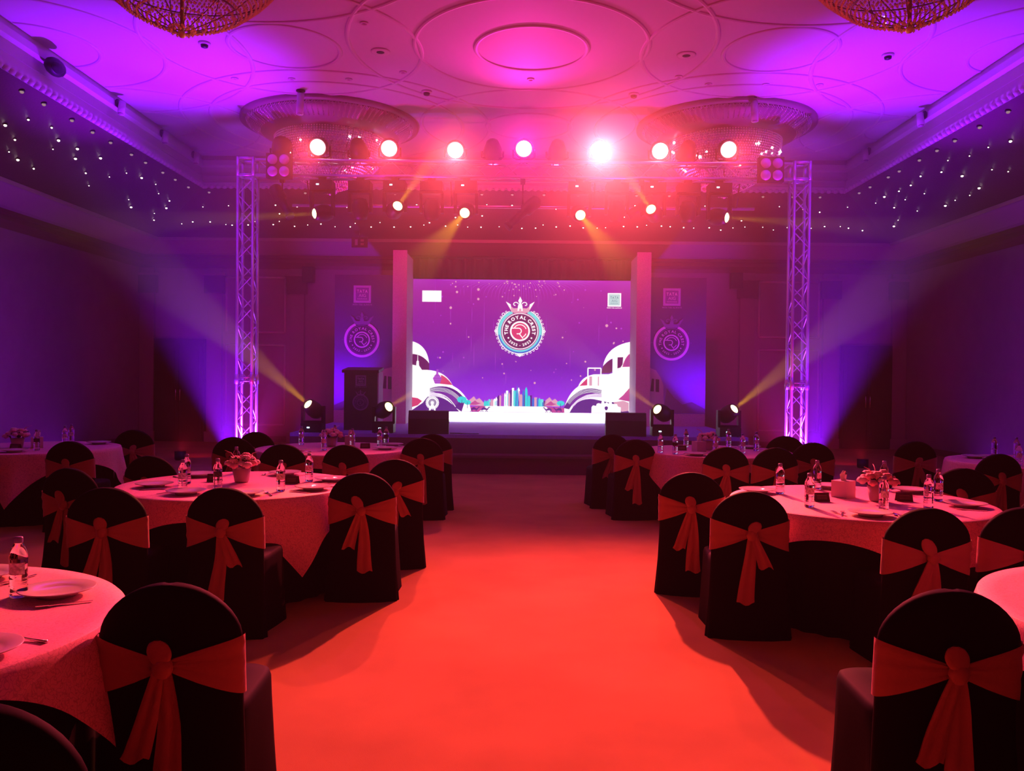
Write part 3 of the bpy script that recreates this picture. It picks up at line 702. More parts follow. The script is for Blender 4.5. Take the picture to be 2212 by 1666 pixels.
MB().box((0, .22, 1.08), (.66, .54, .05), rot=Matrix.Rotation(R(6), 3, 'X')).build('top', M['black'], t)
MB().box((.31, .24, .53), (.02, .46, 1.04)).build('side_panel', M['wing'], t)
mb = MB(); tata(mb, 0, .89, .19, .005, {'w': 3, 'b': 4, 't': 2}); es2 = dict(ES); es2.update(cyan=3, text=3); emblem(mb, 0, .50, .00029, .004, es2, False); mb.build('front_print', pm, t)

# ------------------------------------------------------------------ trusses
TY, TW = 13.6, .125
def lacing(mb, a, b, off, z_or_x, n_, axis):
    pass
def truss(t, L, axis, chord_names='chord'):
    """box truss of length L along local z (axis 'z') or x"""
    mp = (lambda a, u, v: (u, v, a)) if axis == 'z' else (lambda a, u, v: (a, u, v))
    for u in (-TW, TW):
        for v in (-TW, TW): MB().tube([mp(0, u, v), mp(L, u, v)], .025, 10).build('chord', M['alu'], t)
    n_ = int(round(L / .27))
    for fi, (A_, B_) in enumerate((((-TW, -TW), (TW, -TW)), ((TW, -TW), (TW, TW)), ((TW, TW), (-TW, TW)), ((-TW, TW), (-TW, -TW)))):
        pts = []
        for i in range(n_ + 1):
            e = A_ if (i + fi) % 2 else B_; pts.append(V(mp(.04 + (L - .08) * i / n_, *e)))
        mb = MB()
        for p, q in zip(pts, pts[1:]): mb.tube([p, q], .010, 6, cap=False)
        mb.build('lacing', M['alu'], t)
ZT = 4.83
for s, lb in ((-1, 'left upright truss tower of the lighting goalpost'), (1, 'right upright truss tower of the lighting goalpost')):
    x = s * 4.54
    t = thing('truss_tower', lb, 'truss', (x, TY, 0), group='upright truss towers')
    MB().box((0, 0, .012), (.75, .75, .024)).build('base_plate', M['black'], t)
    truss(t, ZT + .02, 'z')
    mb = MB()
    for u in (-TW, TW):
        for v in (-TW, TW): mb.tube([(u, v, 1.44), (u, v, 1.60)], .038, 10)
    for a, b in (((-TW, -TW), (TW, -TW)), ((TW, -TW), (TW, TW)), ((TW, TW), (-TW, TW)), ((-TW, TW), (-TW, -TW))):
        for z_ in (1.49, 1.55): mb.tube([(*a, z_), (*b, z_)], .014, 6)
    mb.build('joint', M['alu'], t)
    mb = MB(); h = .31
    for u in (-TW, TW):
        for v in (-TW, TW): mb.tube([(u, v, ZT + .02), (u, v, ZT + .02 + h)], .028, 10)
    for z_ in (ZT + .04, ZT + h): 
        for a, b in (((-TW, -TW), (TW, -TW)), ((TW, -TW), (TW, TW)), ((TW, TW), (-TW, TW)), ((-TW, TW), (-TW, -TW))): mb.tube([(*a, z_), (*b, z_)], .026, 8)
    mb.build('corner_block', M['alu'], t)
tb = thing('truss_beam', 'horizontal box truss beam spanning between the two towers', 'truss', (-4.38, TY, ZT + .16))
truss(tb, 8.76, 'x')
hb = thing('lighting_bar', 'thin silver bar slung below the truss beam', 'bar', (0, TY + .35, 4.47))
MB().tube([(-3.9, 0, 0), (3.9, 0, 0)], .024, 8).build('pipe', M['alu'], hb)
for x in (-3.6, -1.2, 1.2, 3.6): MB().tube([(x, 0, 0), (x, -.22, .42)], .012, 6).build('hanger', M['black'], hb)

# ------------------------------------------------------------------ stage lights
def frame_of(aim):
    q = V(aim).normalized().to_track_quat('Z', 'Y').to_matrix(); return q
def wash(x, z, aim, lit, lb, power=None, col=RED, deg=54, y=TY - .05):
    t = thing('wash_light', lb, 'stage light', (x, y, ZT + .31), group='wash lights standing on the truss beam')
    hc = V((0, 0, z - (ZT + .31))); q = frame_of(aim); a = V(aim).normalized()
    MB().box((0, .03, .012), (.14, .1, .06)).build('clamp', M['black'], t)
    MB().tube([(-.175, 0, hc.z), (-.175, 0, .06), (-.12, 0, .035), (.12, 0, .035), (.175, 0, .06), (.175, 0, hc.z)], .016, 6).build('yoke', M['black'], t)
    h = MB().lathe([(.05, -.22), (.10, -.19), (.145, -.05), (.16, .06), (.16, .12), (.150, .12), (.147, .10)], 20, c=hc, rot=q).build('head', M['black'], t)
    MB().lathe([(.145, .095), (.09, .112), (0, .12)], 20, c=hc, rot=q).build('lens', M['lens_hot'] if lit else M['lens_off'], h)
    if lit: spot('lamp', hc + a * .16, a, col, power or P_WASH, deg, 1, .08, t)
    elif aim[2] < 0: spot('lamp', hc + a * .16, a, (1, .015, .10), 230, 115, 1, .08, t)  # red lamp added in the turned-away heads to redden the back wall
    return t
W = [(-3.35, 5.36, (-.6, -11, -4.6), 'leftmost lit wash light, before the left chandelier', .22, RED),
     (-2.19, 5.35, (.3, -11, -4.9), 'second lit wash light from the left on the truss beam', .3, RED),
     (-1.11, 5.33, (.4, -11, -5.0), 'third lit wash light from the left on the truss beam', .9, RED),
     (.01, 5.33, (0, -11, -1.2), 'white hot wash light at the centre of the truss beam', .17, PINK),
     (1.25, 5.35, (-.5, -11, -3.9), 'largest and brightest wash light right of the centre', 3.7, RED),
     (2.23, 5.34, (-.4, -11, -4.9), 'second lit wash light from the right on the truss beam', .45, RED),
     (3.33, 5.37, (.6, -11, -4.6), 'rightmost lit wash light, before the right chandelier', .22, RED)]
for x, z, aim, lb, f, col in W: wash(x, z, aim, True, lb, P_WASH * f, col, 100 if x == .01 else 56)
for x, lb in ((-2.70, 'wash light turned away to the stage between first and second lit lamps'), (-.5, 'wash light turned away to the stage left of the centre lamp'), (.56, 'wash light turned away to the stage right of the centre lamp'), (2.68, 'wash light turned away to the stage before the right chandelier')):
    wash(x, 5.30, (0, .9, -.5), False, lb)
wash(-3.98, 5.32, (0, .8, 1), False, 'unlit wash light at the left end of the truss beam')

def mhead(x, y, z, s, hc, aim, lb, grp, lit=True, power=None, deg=9):
    t = thing('moving_head', lb, 'stage light', (x, y, z), group=grp)
    MB().box((0, 0, s * .085), (.36, .28, .15)).build('base', M['black'], t)
    if lit: MB().box((-.05, -.143, s * .085), (.045, .006, .022)).build('display', M['led_disp'], t)
    if s > 0:
        for a_ in (-.14, .14): MB().tube([(a_, -.09, .0), (a_, -.09, .02)], .02, 8).build('foot', M['black'], t)
    else: MB().box((0, 0, .03), (.12, .06, .1)).build('clamp', M['black'], t)
    mb = MB().box((0, 0, s * .175), (.38, .14, .04))
    for a_ in (-.175, .175): mb.box((a_, 0, s * (.17 + hc + .05) / 2), (.045, .12, hc + .05 - .17))
    mb.build('yoke', M['black'], t)
    c_ = V((0, 0, s * hc)); q = frame_of(aim); a = V(aim).normalized()
    h = MB().lathe([(.05, -.19), (.10, -.17), (.135, -.10), (.14, 0), (.12, .10), (.10, .16), (.088, .16), (.085, .14)], 22, c=c_, rot=q).build('head', M['black'], t)
    MB().lathe([(.086, .135), (.06, .156), (0, .165)], 20, c=c_, rot=q).build('lens', M['lens_yel'] if lit else M['lens_off'], h)
    if lit: spot('lamp', c_ + a * .18, a, YEL, power or P_BEAM, deg, .5, .03, t)
hang = 'moving heads hanging under the truss beam'
ZH = ZT - .03
for x, hz_, aim, lb in [(-3.30, .53, (-1.0, -.9, -.25), 'leftmost hanging moving head, yellow beam pointing left'), (-2.10, .46, (.9, -1.8, .5), 'hanging moving head with yellow beam tilted up to the right'),
                   (-.93, .48, (-.10, -1, -.40), 'hanging moving head left of centre, yellow beam falling left'), (.93, .50, (.10, -1, -.40), 'hanging moving head right of centre, yellow beam falling right'),
                   (2.15, .48, (-.9, -1.8, .5), 'hanging moving head with beam tilted up to the left'), (3.22, .54, (1, -.9, -.25), 'rightmost hanging moving head, yellow beam pointing right')]:
    mhead(x, TY - .02, ZH, -1, hz_, aim, lb, hang)
for x, lb in ((-2.68, 'unlit hanging moving head between the two leftmost beams'), (-1.50, 'unlit hanging moving head left of the falling yellow beam'), (1.55, 'unlit hanging moving head right of the falling yellow beam'), (2.72, 'unlit hanging moving head before the rightmost beam')):
    mhead(x, TY + .02, ZH, -1, .46, (0, .3, -1), lb, hang, False)
flo = 'moving heads standing along the stage front'
for x, aim, lb in [(-3.56, (-.8, -1.25, 1), 'outer left stage moving head, yellow fan beam rising left'), (-2.34, (1.3, -1.3, .7), 'inner left stage moving head beside the lectern'),
                   (2.42, (-1.3, -1.3, .8), 'inner right stage moving head before the right banner'), (3.56, (.85, -1.25, 1), 'outer right stage moving head, yellow fan beam rising right')]:
    mhead(x, 14.12, ZS, 1, .40, aim, lb, flo, deg=15 if abs(x) > 3 else 11, power=P_BEAM * (1.1 if abs(x) > 3 else .6))
# profile spots
def profile(x, y, z, d, ln, lb):
    t = thing('profile_spotlight', lb, 'stage light', (x, y, ZH))
    MB().box((0, 0, .02), (.08, .06, .09)).build('clamp', M['black'], t)
    MB().tube([(0, 0, 0), (0, 0, z - ZH + .06)], .014, 6).build('yoke', M['black'], t)
    q = frame_of(d); h = MB().lathe([(.09, -ln * .5), (.11, -ln * .45), (.11, -ln * .1), (.07, -ln * .05), (.065, ln * .4), (.08, ln * .42), (.08, ln * .5), (.06, ln * .5)], 16, c=(0, 0, z - ZH), rot=q).build('barrel', M['black'], t)
    MB().lathe([(.06, ln * .47), (0, ln * .49)], 16, c=(0, 0, z - ZH), rot=q).build('lens', M['lens_off'], h)
profile(-3.97, TY, 4.45, (.45, -.2, -.75), .62, 'slim tilted profile spotlight hanging by the left tower')
profile(0, TY, 4.30, (-.62, -.2, -.60), .72, 'long tilted profile spotlight hanging at the centre of the beam')
profile(1.95, TY, 4.42, (-.6, .1, -.35), .5, 'short profile spotlight hanging right of the centre')
for x, lb in ((-3.95, 'square four lens blinder clamped to the left end of the beam'), (3.99, 'square four lens blinder clamped to the right end of the beam')):
    t = thing('blinder', lb, 'stage light', (x, TY - .24, ZT + .02), group='four lens blinders')
    MB().box((0, 0, .13), (.40, .12, .40)).build('housing', M['black'], t); MB().box((0, .085, .14), (.1, .06, .12)).build('clamp', M['black'], t)
    for a_ in (-.095, .095):
        for b_ in (.035, .225): MB().lathe([(.085, .0), (.08, .02), (.05, .035), (0, .04)], 20, c=(a_, -.06, b_), rot=frame_of((0, -1, 0))).build('lens', M['lens_pur'], t)
# violet uplights at the tower feet, plus an added magenta pair tinting the ceiling
for s in (-1, 1):
    for dx, dy, ax, f, nm in ((s * .14, -.30, (s * .10, -.25, 1), 1.0, 'outer'), (-s * .1, -.62, (-s * .45, -.05, 1), .10, 'front')):
        t = thing('uplight', 'low %s uplight at the %s foot of the %s truss tower' % ('violet' if nm == 'outer' else 'added magenta', nm, 'left' if s < 0 else 'right'), 'uplight', (s * 4.54 + dx, TY + dy, 0), group='uplights at the truss towers')
        MB().lathe([(.10, 0), (.11, .03), (.11, .16), (.10, .18), (.09, .17)], 20).build('can', M['black'], t)
        MB().lathe([(.09, .165), (0, .17)], 20).build('lens', M['up_lens'], t)
        spot('lamp', (0, 0, .20), ax, VIO if nm == 'outer' else MAG, P_UP * f, 46 if nm == 'outer' else 80, .9, .05, t)
# inside-tower small violet floods
for s in (-1, 1):
    t = thing('floor_par', 'violet floor light inside the foot of the %s truss tower' % ('left' if s < 0 else 'right'), 'uplight', (s * 4.54, TY, .024), group='violet floor lights in the towers')
    MB().lathe([(.07, 0), (.08, .02), (.08, .12), (.065, .12)], 18).build('can', M['black'], t); MB().lathe([(.065, .11), (0, .115)], 18).build('lens', M['up_lens'], t)
    spot('lamp', (0, 0, .15), (0, 0, 1), (.25, .02, 1), 900, 80, .8, .04, t)
# added floor washes: red to tint the back wall, violet to brighten the banners
for x, y, ax, pw, lb in ((-6.3, 15.2, (.05, 1, .55), 1, 'added red floor wash light aimed at the back wall, left'), (6.3, 15.2, (-.05, 1, .55), 1, 'added red floor wash light aimed at the back wall, right'), (-4.25, 15.4, (.5, 1.5, 1.7), 6, 'added violet floor wash light beside the left end of the stage'), (4.25, 15.4, (-.5, 1.5, 1.7), 6, 'added violet floor wash light beside the right end of the stage')):
    t = thing('added_floor_wash', lb, 'uplight', (x, y, 0), group='added floor wash lights round the stage')
    MB().lathe([(.09, 0), (.1, .03), (.1, .16), (.085, .16)], 18).build('can', M['black'], t); MB().lathe([(.085, .15), (0, .155)], 18).build('lens', M['lens_off'], t)
    spot('lamp', (0, 0, .2), ax, VIO if pw > 1 else (1, .015, .06), P_BACK * pw * (1.8 if pw > 1 else 1.8), 52 if pw > 1 else 125, 1, .05, t)

for s in (-1, 1):  # unseen washers added to spread violet over the side walls
    t = thing('added_floor_wash', 'added violet floor wash light aimed at the %s side wall behind the tables' % ('left' if s < 0 else 'right'), 'uplight', (s * 6.6, 11.8, 0), group='added floor wash lights round the stage')
    MB().lathe([(.09, 0), (.1, .03), (.1, .16), (.085, .16)], 18).build('can', M['black'], t); MB().lathe([(.085, .15), (0, .155)], 18).build('lens', M['lens_off'], t)
    spot('lamp', (0, 0, .2), (s * .8, .05, .8), (.38, .008, 1), 260, 150, 1, .05, t)
# wedge monitors
for x, s, lb in ((-1.57, 1, 'black wedge speaker at the left of the stage front'), (1.80, -1, 'black wedge speaker at the right of the stage front')):
    t = thing('stage_monitor', lb, 'speaker', (x, 14.15, ZS), R(4 * s), group='wedge speakers on the stage front')
    prof = [(-.24, 0), (.22, 0), (.24, .10), (.06, .39), (-.16, .39), (-.24, .26)]
    w2 = .34; vs = [(-w2, a, b) for a, b in prof] + [(w2, a, b) for a, b in prof]; n_ = len(prof)
    MB().add(vs, [tuple(range(n_)), tuple(range(2 * n_ - 1, n_ - 1, -1))] + [(i, n_ + i, n_ + (i + 1) % n_, (i + 1) % n_) for i in range(n_)], 0, False).build('cabinet', M['spk'], t)
    g0, g1 = V((0, .238, .11)), V((0, .064, .385)); mb = MB(); mb.add([(-.3, g0.y, g0.z), (.3, g0.y, g0.z), (.3, g1.y, g1.z), (-.3, g1.y, g1.z)], [(0, 1, 2, 3)], 0, False)
    mb.v = [(a, b + .004, c_ + .003) for a, b, c_ in mb.v]; mb.build('grille', M['grille'], t)
    for a_ in (-.342, .342): MB().box((a_, -.02, .2), (.006, .13, .06)).build('handle', M['grille'], t)
tag(MB().tube([(-1.2 + .12 * sin(i * .9) + i * .05, 14.05 + .06 * cos(i * 1.3), ZS + .008) for i in range(9)], .007, 6).build('cable', M['black']), 'thin black cable curling beside the left wedge speaker', 'cable')
t = thing('exit_sign', 'small dark sign box hanging below the back soffit, left of centre', 'sign', (-3.59, 18.2, 4.54))
MB().box((0, 0, 0), (.35, .05, .22)).build('box', M['sign'], t); MB().tube([(0, 0, .1), (0, 0, .28)], .008, 6).build('hanger', M['black'], t)
MB().box((-.07, -.027, 0), (.06, .005, .13)).box((.06, -.027, .04), (.07, .005, .05)).box((.06, -.027, -.04), (.07, .005, .05)).build('pictogram', M['signlit'], t)
for x, z, lb in ((-5.0, 4.3, 'small black box speaker on the back wall behind the left tower'), (5.0, 4.25, 'small black box speaker on the back wall behind the right tower')):
    t = thing('wall_speaker', lb, 'speaker', (x, YB - .1, z - .45), group='small speakers on the back wall'); MB().box((0, -.1, .1), (.26, .2, .36)).build('cabinet', M['black'], t); MB().box((0, -.205, .1), (.22, .01, .32)).build('grille', M['grille'], t)

# ------------------------------------------------------------------ chairs
def wz(z):
    f = .232 + .018 * max(0, 1 - z / .5)
    return f if z < .742 else f * (max(0, 1 - ((z - .742) / .170) ** 1.6)) ** .5
def yz(z): return -.045 * (z - .45) / .45 if z > .45 else -.03 * (1 - z / .45)
def tz(z): return .034 if z < .80 else .034 * (max(.02, 1 - ((z - .80) / .130) ** 2)) ** .5
def sect(z, a, off=0):
    c_, s_ = cos(a), sin(a); e = .32
    x = (wz(z) + off) * math.copysign(abs(c_) ** e, c_); y = (tz(z) + off) * math.copysign(abs(s_) ** (.8), s_)
    u = x / max(.01, wz(z)); return V((x, y + yz(z) - .022 * (1 - min(1, u * u)), z))
def back_mesh():
    zs = [0, .03, .12, .25, .4, .5, .6, .7, .742, .765, .79, .815, .838, .86, .878, .892, .902, .908, .911]
    mb = MB(); N = 44
    def fn(u, v):
        z = zs[int(round(v * (len(zs) - 1)))]; a = 2 * pi * u; hem = .012 * max(0, 1 - z / .3)
        p = sect(z, a, hem * (1 + .5 * sin(a * 7))); return p
    mb.grid(fn, N, len(zs) - 1, closed=True)
    o = len(mb.v); n_ = len(zs); mb.f.append([i * n_ + n_ - 1 for i in range(N)]); mb.m.append(0); mb.sm.append(True)
    return mb
def seat_mesh():
    mb = MB(); N = 48; rows_ = [(0, 1.06, 0), (.04, 1.05, 0), (.2, 1.03, 0), (.38, 1.01, 0), (.445, 1, 0), (.468, .97, 0), (.478, .90, 0), (.484, .6, 0), (.487, .2, 0)]
    def fn(u, v):
        z, k_, _ = rows_[int(round(v * (len(rows_) - 1)))]; a = 2 * pi * u; c_, s_ = cos(a), sin(a); e = .35
        wv = (.012 * sin(a * 9) + .008 * sin(a * 5 + 1)) * max(0, 1 - z / .4)
        x = (.225 * k_ + wv) * math.copysign(abs(c_) ** e, c_); y = .225 + (.235 * k_ + wv) * math.copysign(abs(s_) ** e, s_)
        return V((x, y, z))
    mb.grid(fn, N, len(rows_) - 1, closed=True); n_ = len(rows_)
    mb.f.append([i * n_ + n_ - 1 for i in range(N)]); mb.m.append(0); mb.sm.append(True)
    return mb
def sash_mesh(seed):
    mb = MB(); N = 96; rw = 8
    def fn(u, v):
        a = 2 * pi * u; back = sin(a) < -.02; x = math.copysign(abs(cos(a)) ** .32, cos(a)); au = min(1, abs(x))
        if back: zt, zb = .665 + .073 * au ** .9, .636 - .098 * au ** .9
        else: zt, zb = .738, .538
        z = zb + (zt - zb) * v; ease = 0 if back else 0
        pl = (.0035 * sin(v * 16 + seed) + .0035 * sin(v * 31 + 2 * seed)) * (1 - .5 * au) if back else 0
        return sect(z, a, .009 + pl + (.004 if back else 0) * (1 - au))
    mb.grid(fn, N, rw, closed=True)
    return mb
def strip(pts, ws, th=.006, n_=6, fold=.008, ph=0):
    mb = MB(); N = len(pts) - 1
    def side(sg):
        def fn(u, v):
            i = min(N, int(round(u * N))); p = V(pts[i]); w_ = ws[i]; x = (v - .5) * w_
            return V((p.x + x, p.y + fold * sin(v * 11 + ph + i * .15) * min(1, i / 3) * .6 + sg * th / 2, p.z + (.012 * sin(v * 7 + ph) if i == N else 0)))
        return fn
    mb.grid(side(-1), N, n_); mb.grid(side(1), N, n_)
    return mb
def make_chair(var):
    t = thing('banquet_chair', 'chair', 'chair', (0, 0, -20), 0, 'chairs with black covers and bowed sashes')
    back_mesh().build('backrest', M['cover'], t); seat_mesh().build('seat', M['cover'], t)
    sa = sash_mesh(var).build('sash', M['sash'], t)
    yb_ = lambda z: yz(z) - .034 - .022 - .010
    MB().ball((0, yb_(.65) - .018, .650), (.034, .026, .038), 14).build('knot', M['sash'], sa)
    sg = (-1, 1, -1)[var]; lean = (.012, .02, .035)[var]
    mb = MB(); cx_ = sg * lean
    mb.grid(lambda u, v: V((sg * lean * (.3 + .9 * v) + (.014 + .026 * sin(pi * min(1, v * .93 + .05)) ** .7) * cos(2 * pi * u) * (1 if v < .97 else .5), yb_(.69) - .018 + .016 * sin(2 * pi * u) * (1 - .6 * v), .662 + v * (.078, .070, .092)[var])), 16, 10, closed=True)
    mb.build('bow_loop', M['sash'], sa)
    ln = (.46, .42, .43)[var]; N = 10
    pts = []; ws = []
    for i in range(N + 1):
        f = i / N; z = .645 - ln * f; pts.append((sg * (-.002 - .018 * f * (1 + .4 * var)) + .006 * sin(f * 5), yb_(z) - .012 - .004 * f, z)); ws.append(.042 + .066 * f ** .8)
    strip(pts, ws, ph=var).build('tail', M['sash'], sa)
    ln2 = (.30, .20, .26)[var]; pts = []; ws = []
    for i in range(N + 1):
        f = i / N; z = .645 - ln2 * f; pts.append((sg * .010 + sg * .078 * f, yb_(z) - .024 - .004 * f, z)); ws.append(.034 + .056 * f ** .8)
    strip(pts, ws, ph=var + 2).build('tail', M['sash'], sa)
    return t
protos = [make_chair(k) for k in range(3)]; trees = [snap(p) for p in protos]; used = [False] * 3
CH = [(-1.15, 2.74, 2, 0, 'nearest chair left of the aisle, shown large with hanging sash tails'), (-1.13, 1.74, 0, 1, 'dark chair back cut off by the lower left corner'),
      (-2.49, 4.97, 4, 0, 'left of two chairs backing the near side of the middle left table'), (-1.79, 5.02, -2, 1, 'right of two chairs backing the near side of the middle left table'),
      (-1.12, 5.87, 4, 2, 'aisle chair at the right side of the middle left table'), (-1.04, 6.85, 10, 1, 'second aisle chair behind the right side of the middle left table'),
      (-3.24, 5.95, -12, 2, 'chair at the left side of the middle left table, overlapped by another chair'), (-3.09, 6.9, -6, 0, 'chair behind the left end of the middle left table'),
      (-4.70, 10.0, 6, 1, 'farthest chair beside the far left table, before the dark door'), (-4.52, 8.25, 4, 0, 'chair in front of the right edge of the far left table'),
      (-3.14, 9.03, 3, 2, 'chair left of the left table nearest the stage, in front of the tower foot'), (-3.16, 9.88, -8, 0, 'chair directly before the left truss tower foot'),
      (-2.36, 8.2, 3, 1, 'left of two chairs backing the left table nearest the stage'), (-1.73, 8.2, -5, 0, 'right of two chairs backing the left table nearest the stage'),
      (-1.09, 9.2, 0, 0, 'aisle chair right of the left table nearest the stage'), (-1.05, 9.85, 5, 2, 'half hidden aisle chair closest to the stage on the left'),
      (1.43, 5.14, -4, 1, 'nearer of two aisle chairs left of the middle right table'), (1.28, 6.14, -10, 0, 'farther of two aisle chairs left of the middle right table'),
      (2.23, 4.55, 0, 2, 'chair backing the near side of the middle right table, bow loop pointing up'), (2.80, 4.62, -4, 1, 'chair at the right frame edge behind the large near right chair'),
      (1.44, 2.79, -2, 0, 'nearest chair right of the aisle, shown large at the lower right'), (1.30, 9.36, 6, 0, 'aisle chair left of the right table nearest the stage'),
      (1.12, 10.16, 8, 2, 'aisle chair closest to the stage on the right, half hidden'), (2.1, 8.45, -2, 0, 'left of two chairs backing the right table nearest the stage'),
      (2.60, 8.45, 3, 1, 'right of two chairs backing the right table nearest the stage'), (3.24, 9.17, -4, 0, 'chair right of the right table nearest the stage, below the truss tower'),
      (3.27, 10.2, -10, 1, 'chair directly before the right truss tower foot'), (4.55, 9.55, -4, 1, 'chair left of the far right table, before the side wall'),
      (4.60, 8.0, 4, 0, 'chair in front of the left edge of the far right table'), (3.55, 6.64, -14, 2, 'low dark chair beyond the right end of the middle right table'),
      (3.30, 5.22, 12, 0, 'chair at the right frame edge beyond the middle right table')]
for x, y, a, k, lb in CH:
    if not used[k]:
        used[k] = True; o = protos[k]; o.location = (x, y, 0); o.rotation_euler = (0, 0, R(a)); o['label'] = lb
    else: dup(trees[k], None, (x, y, 0), R(a), lb)

# ------------------------------------------------------------------ tables
TR, TZ = .87, .75
def table(x, y, rot, nm, seed, side=1.0):
    t = thing('round_table', 'round banquet table, ' + nm, 'table', (x, y, 0), group='round banquet tables')
    MB().lathe([(0, TZ - .03), (TR - .01, TZ - .03), (TR, TZ - .02), (TR, TZ - .008), (TR - .01, TZ - .002), (0, TZ - .002)], 64).build('tabletop', M['wood'], t)
    MB().grid(lambda u, v: V((((.79 if side == 1 else .84) + .012 * sin(2 * pi * u * 34) * (1 - .6 * v)) * cos(2 * pi * u), ((.79 if side == 1 else .84) + .012 * sin(2 * pi * u * 34) * (1 - .6 * v)) * sin(2 * pi * u), (TZ - .032) * v)), 272, 1, closed=True).build('table_skirt', M['skirt'], t)
    rng_ = random.Random(seed); ph = rng_.uniform(0, 6)
    def fn(u, v):
        a = 2 * pi * u; c_, s_ = abs(cos(a - rot)), abs(sin(a - rot)); Lx = side / max(c_, s_) * (1.0)
        drop = max(.06, Lx - TR); cr = max(0, (drop - .14) / .40)
        if v <= .5: r_ = (TR + .004) * min(1, v / .46); z = TZ + .004 - (.0 if v < .47 else .004)
        else:
            f = (v - .5) / .5; dd = drop * f
            w_ = (.05 * sin(a * 4 * 3 + ph) * .35 + .045 * sin((a - rot - pi / 4) * 16 + ph * .3)) * cr * f
            r_ = TR + .012 + .02 * f + .055 * cr * f + w_ * .9; z = TZ - .004 - dd * .985
        return V((r_ * cos(a), r_ * sin(a), z))
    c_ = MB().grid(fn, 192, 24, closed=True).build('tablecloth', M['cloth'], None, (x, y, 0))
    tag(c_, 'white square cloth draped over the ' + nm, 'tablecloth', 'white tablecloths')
TB = [(-2.27, 2.69, pi / 4, 'near left table cut by the frame edge'), (-2.16, 6.3, 0, 'middle left table'), (2.38, 5.8, -R(32), 'middle right table'), (-2.16, 9.51, 0, 'left table nearest the stage'),
      (2.3, 9.72, 0, 'right table nearest the stage'), (-5.45, 9.2, -R(30), 'far left table by the side wall'), (5.5, 8.81, 0, 'far right table by the side wall'), (2.66, 3.0, R(20), 'near right table at the frame edge')]
for i, (x, y, r_, nm) in enumerate(TB): table(x, y, r_, nm, i, .89 if i == 0 else 1.0)

# ------------------------------------------------------------------ table settings
ZC_ = TZ + .0045
def bottle():
    t = thing('water_bottle', 'b', 'bottle', (0, 0, 0), 0, 'water bottles on the tables')
    prof = [(.001, .002), (.026, 0), (.031, .006), (.0315, .02)]
    z = .03
    while z < .075: prof += [(.0315, z), (.0295, z + .006), (.0315, z + .012)]; z += .015
    prof += [(.0318, .08), (.0305, .085), (.0305, .135), (.0318, .14), (.0318, .152), (.029, .17), (.021, .190), (.013, .203), (.0125, .212)]
    MB().lathe(prof, 20).build('body', M['glass'], t)
    MB().lathe([(.0148, .204), (.0152, .208), (.0152, .222), (.013, .226), (0, .226)], 16).build('cap', M['cap'], t)
    MB().lathe([(.0312, .088), (.0312, .132)], 20, a0=-2.6, a1=-.3).build('label', M['label'], t)
    return t
BT = bottle(); bt = snap(BT); first = [True]
def put(tree, first_, root, x, y, rz, lb, z=ZC_, grp=None):
    if first_[0]: first_[0] = False; root.location = (x, y, z); root.rotation_euler = (0, 0, rz); root['label'] = lb; o = root
    else: o = dup(tree, None, (x, y, z), rz, lb)
    if grp: o['group'] = grp
    return o
BL_ = [(-1.88, 3.07, 'tall water bottle at the back of the near left table'), (-2.43, 5.91, 'water bottle at the front left of the middle left table'), (-2.56, 6.3, 'water bottle just behind the front left bottle, middle left table'),
       (-2.21, 6.0, 'water bottle between plates left of the flowers, middle left table'), (-1.73, 5.94, 'water bottle at the front right of the middle left table'), (-1.67, 6.51, 'water bottle at the right rear of the middle left table'), (-2.42, 7.0, 'water bottle behind the flowers of the middle left table'),
       (-2.64, 9.91, 'leftmost water bottle on the left table nearest the stage'), (-2.2, 9.21, 'water bottle in front of the flowers, left table nearest the stage'), (-1.96, 9.6, 'water bottle beside the tissue box, left table nearest the stage'), (-2.31, 10.25, 'water bottle behind the flowers, left table nearest the stage'), (-1.66, 9.72, 'rightmost water bottle, front, left table nearest the stage'), (-1.63, 10.0, 'rightmost water bottle, rear, left table nearest the stage'),
       (1.93, 6.12, 'leftmost water bottle on the middle right table'), (1.93, 5.5, 'front left water bottle on the middle right table'), (2.3, 6.39, 'water bottle left of the tissue box, rear of the middle right table'), (2.37, 5.38, 'water bottle in front of the flowers, middle right table'), (2.82, 6.4, 'water bottle behind the flowers, middle right table'), (2.72, 5.5, 'right front water bottle on the middle right table'), (2.96, 5.85, 'right rear water bottle on the middle right table'),
       (1.6, 9.4, 'leftmost water bottle on the right table nearest the stage'), (1.74, 9.25, 'second water bottle from left, right table nearest the stage'), (2.05, 10.2, 'rear left water bottle on the right table nearest the stage'), (2.2, 9.3, 'water bottle before the tissue box, right table nearest the stage'), (2.6, 10.3, 'rear right water bottle on the right table nearest the stage'), (2.55, 9.46, 'right front water bottle, right table nearest the stage'), (2.80, 9.79, 'rightmost water bottle on the right table nearest the stage'),
       (-5.21, 8.82, 'water bottle right of the flowers on the far left table'), (-5.27, 9.48, 'nearer of two water bottles at the right of the far left table'), (-5.37, 9.8, 'farther of two water bottles at the right of the far left table'),
       (5.38, 9.4, 'left water bottle on the far right table'), (5.6, 9.35, 'faint rear water bottle on the far right table'), (5.05, 8.39, 'nearest water bottle on the far right table at the frame edge')]
for i, (x, y, lb) in enumerate(BL_): put(bt, first, BT, x, y, i * 1.3 if i % 3 == 0 else 0, lb)
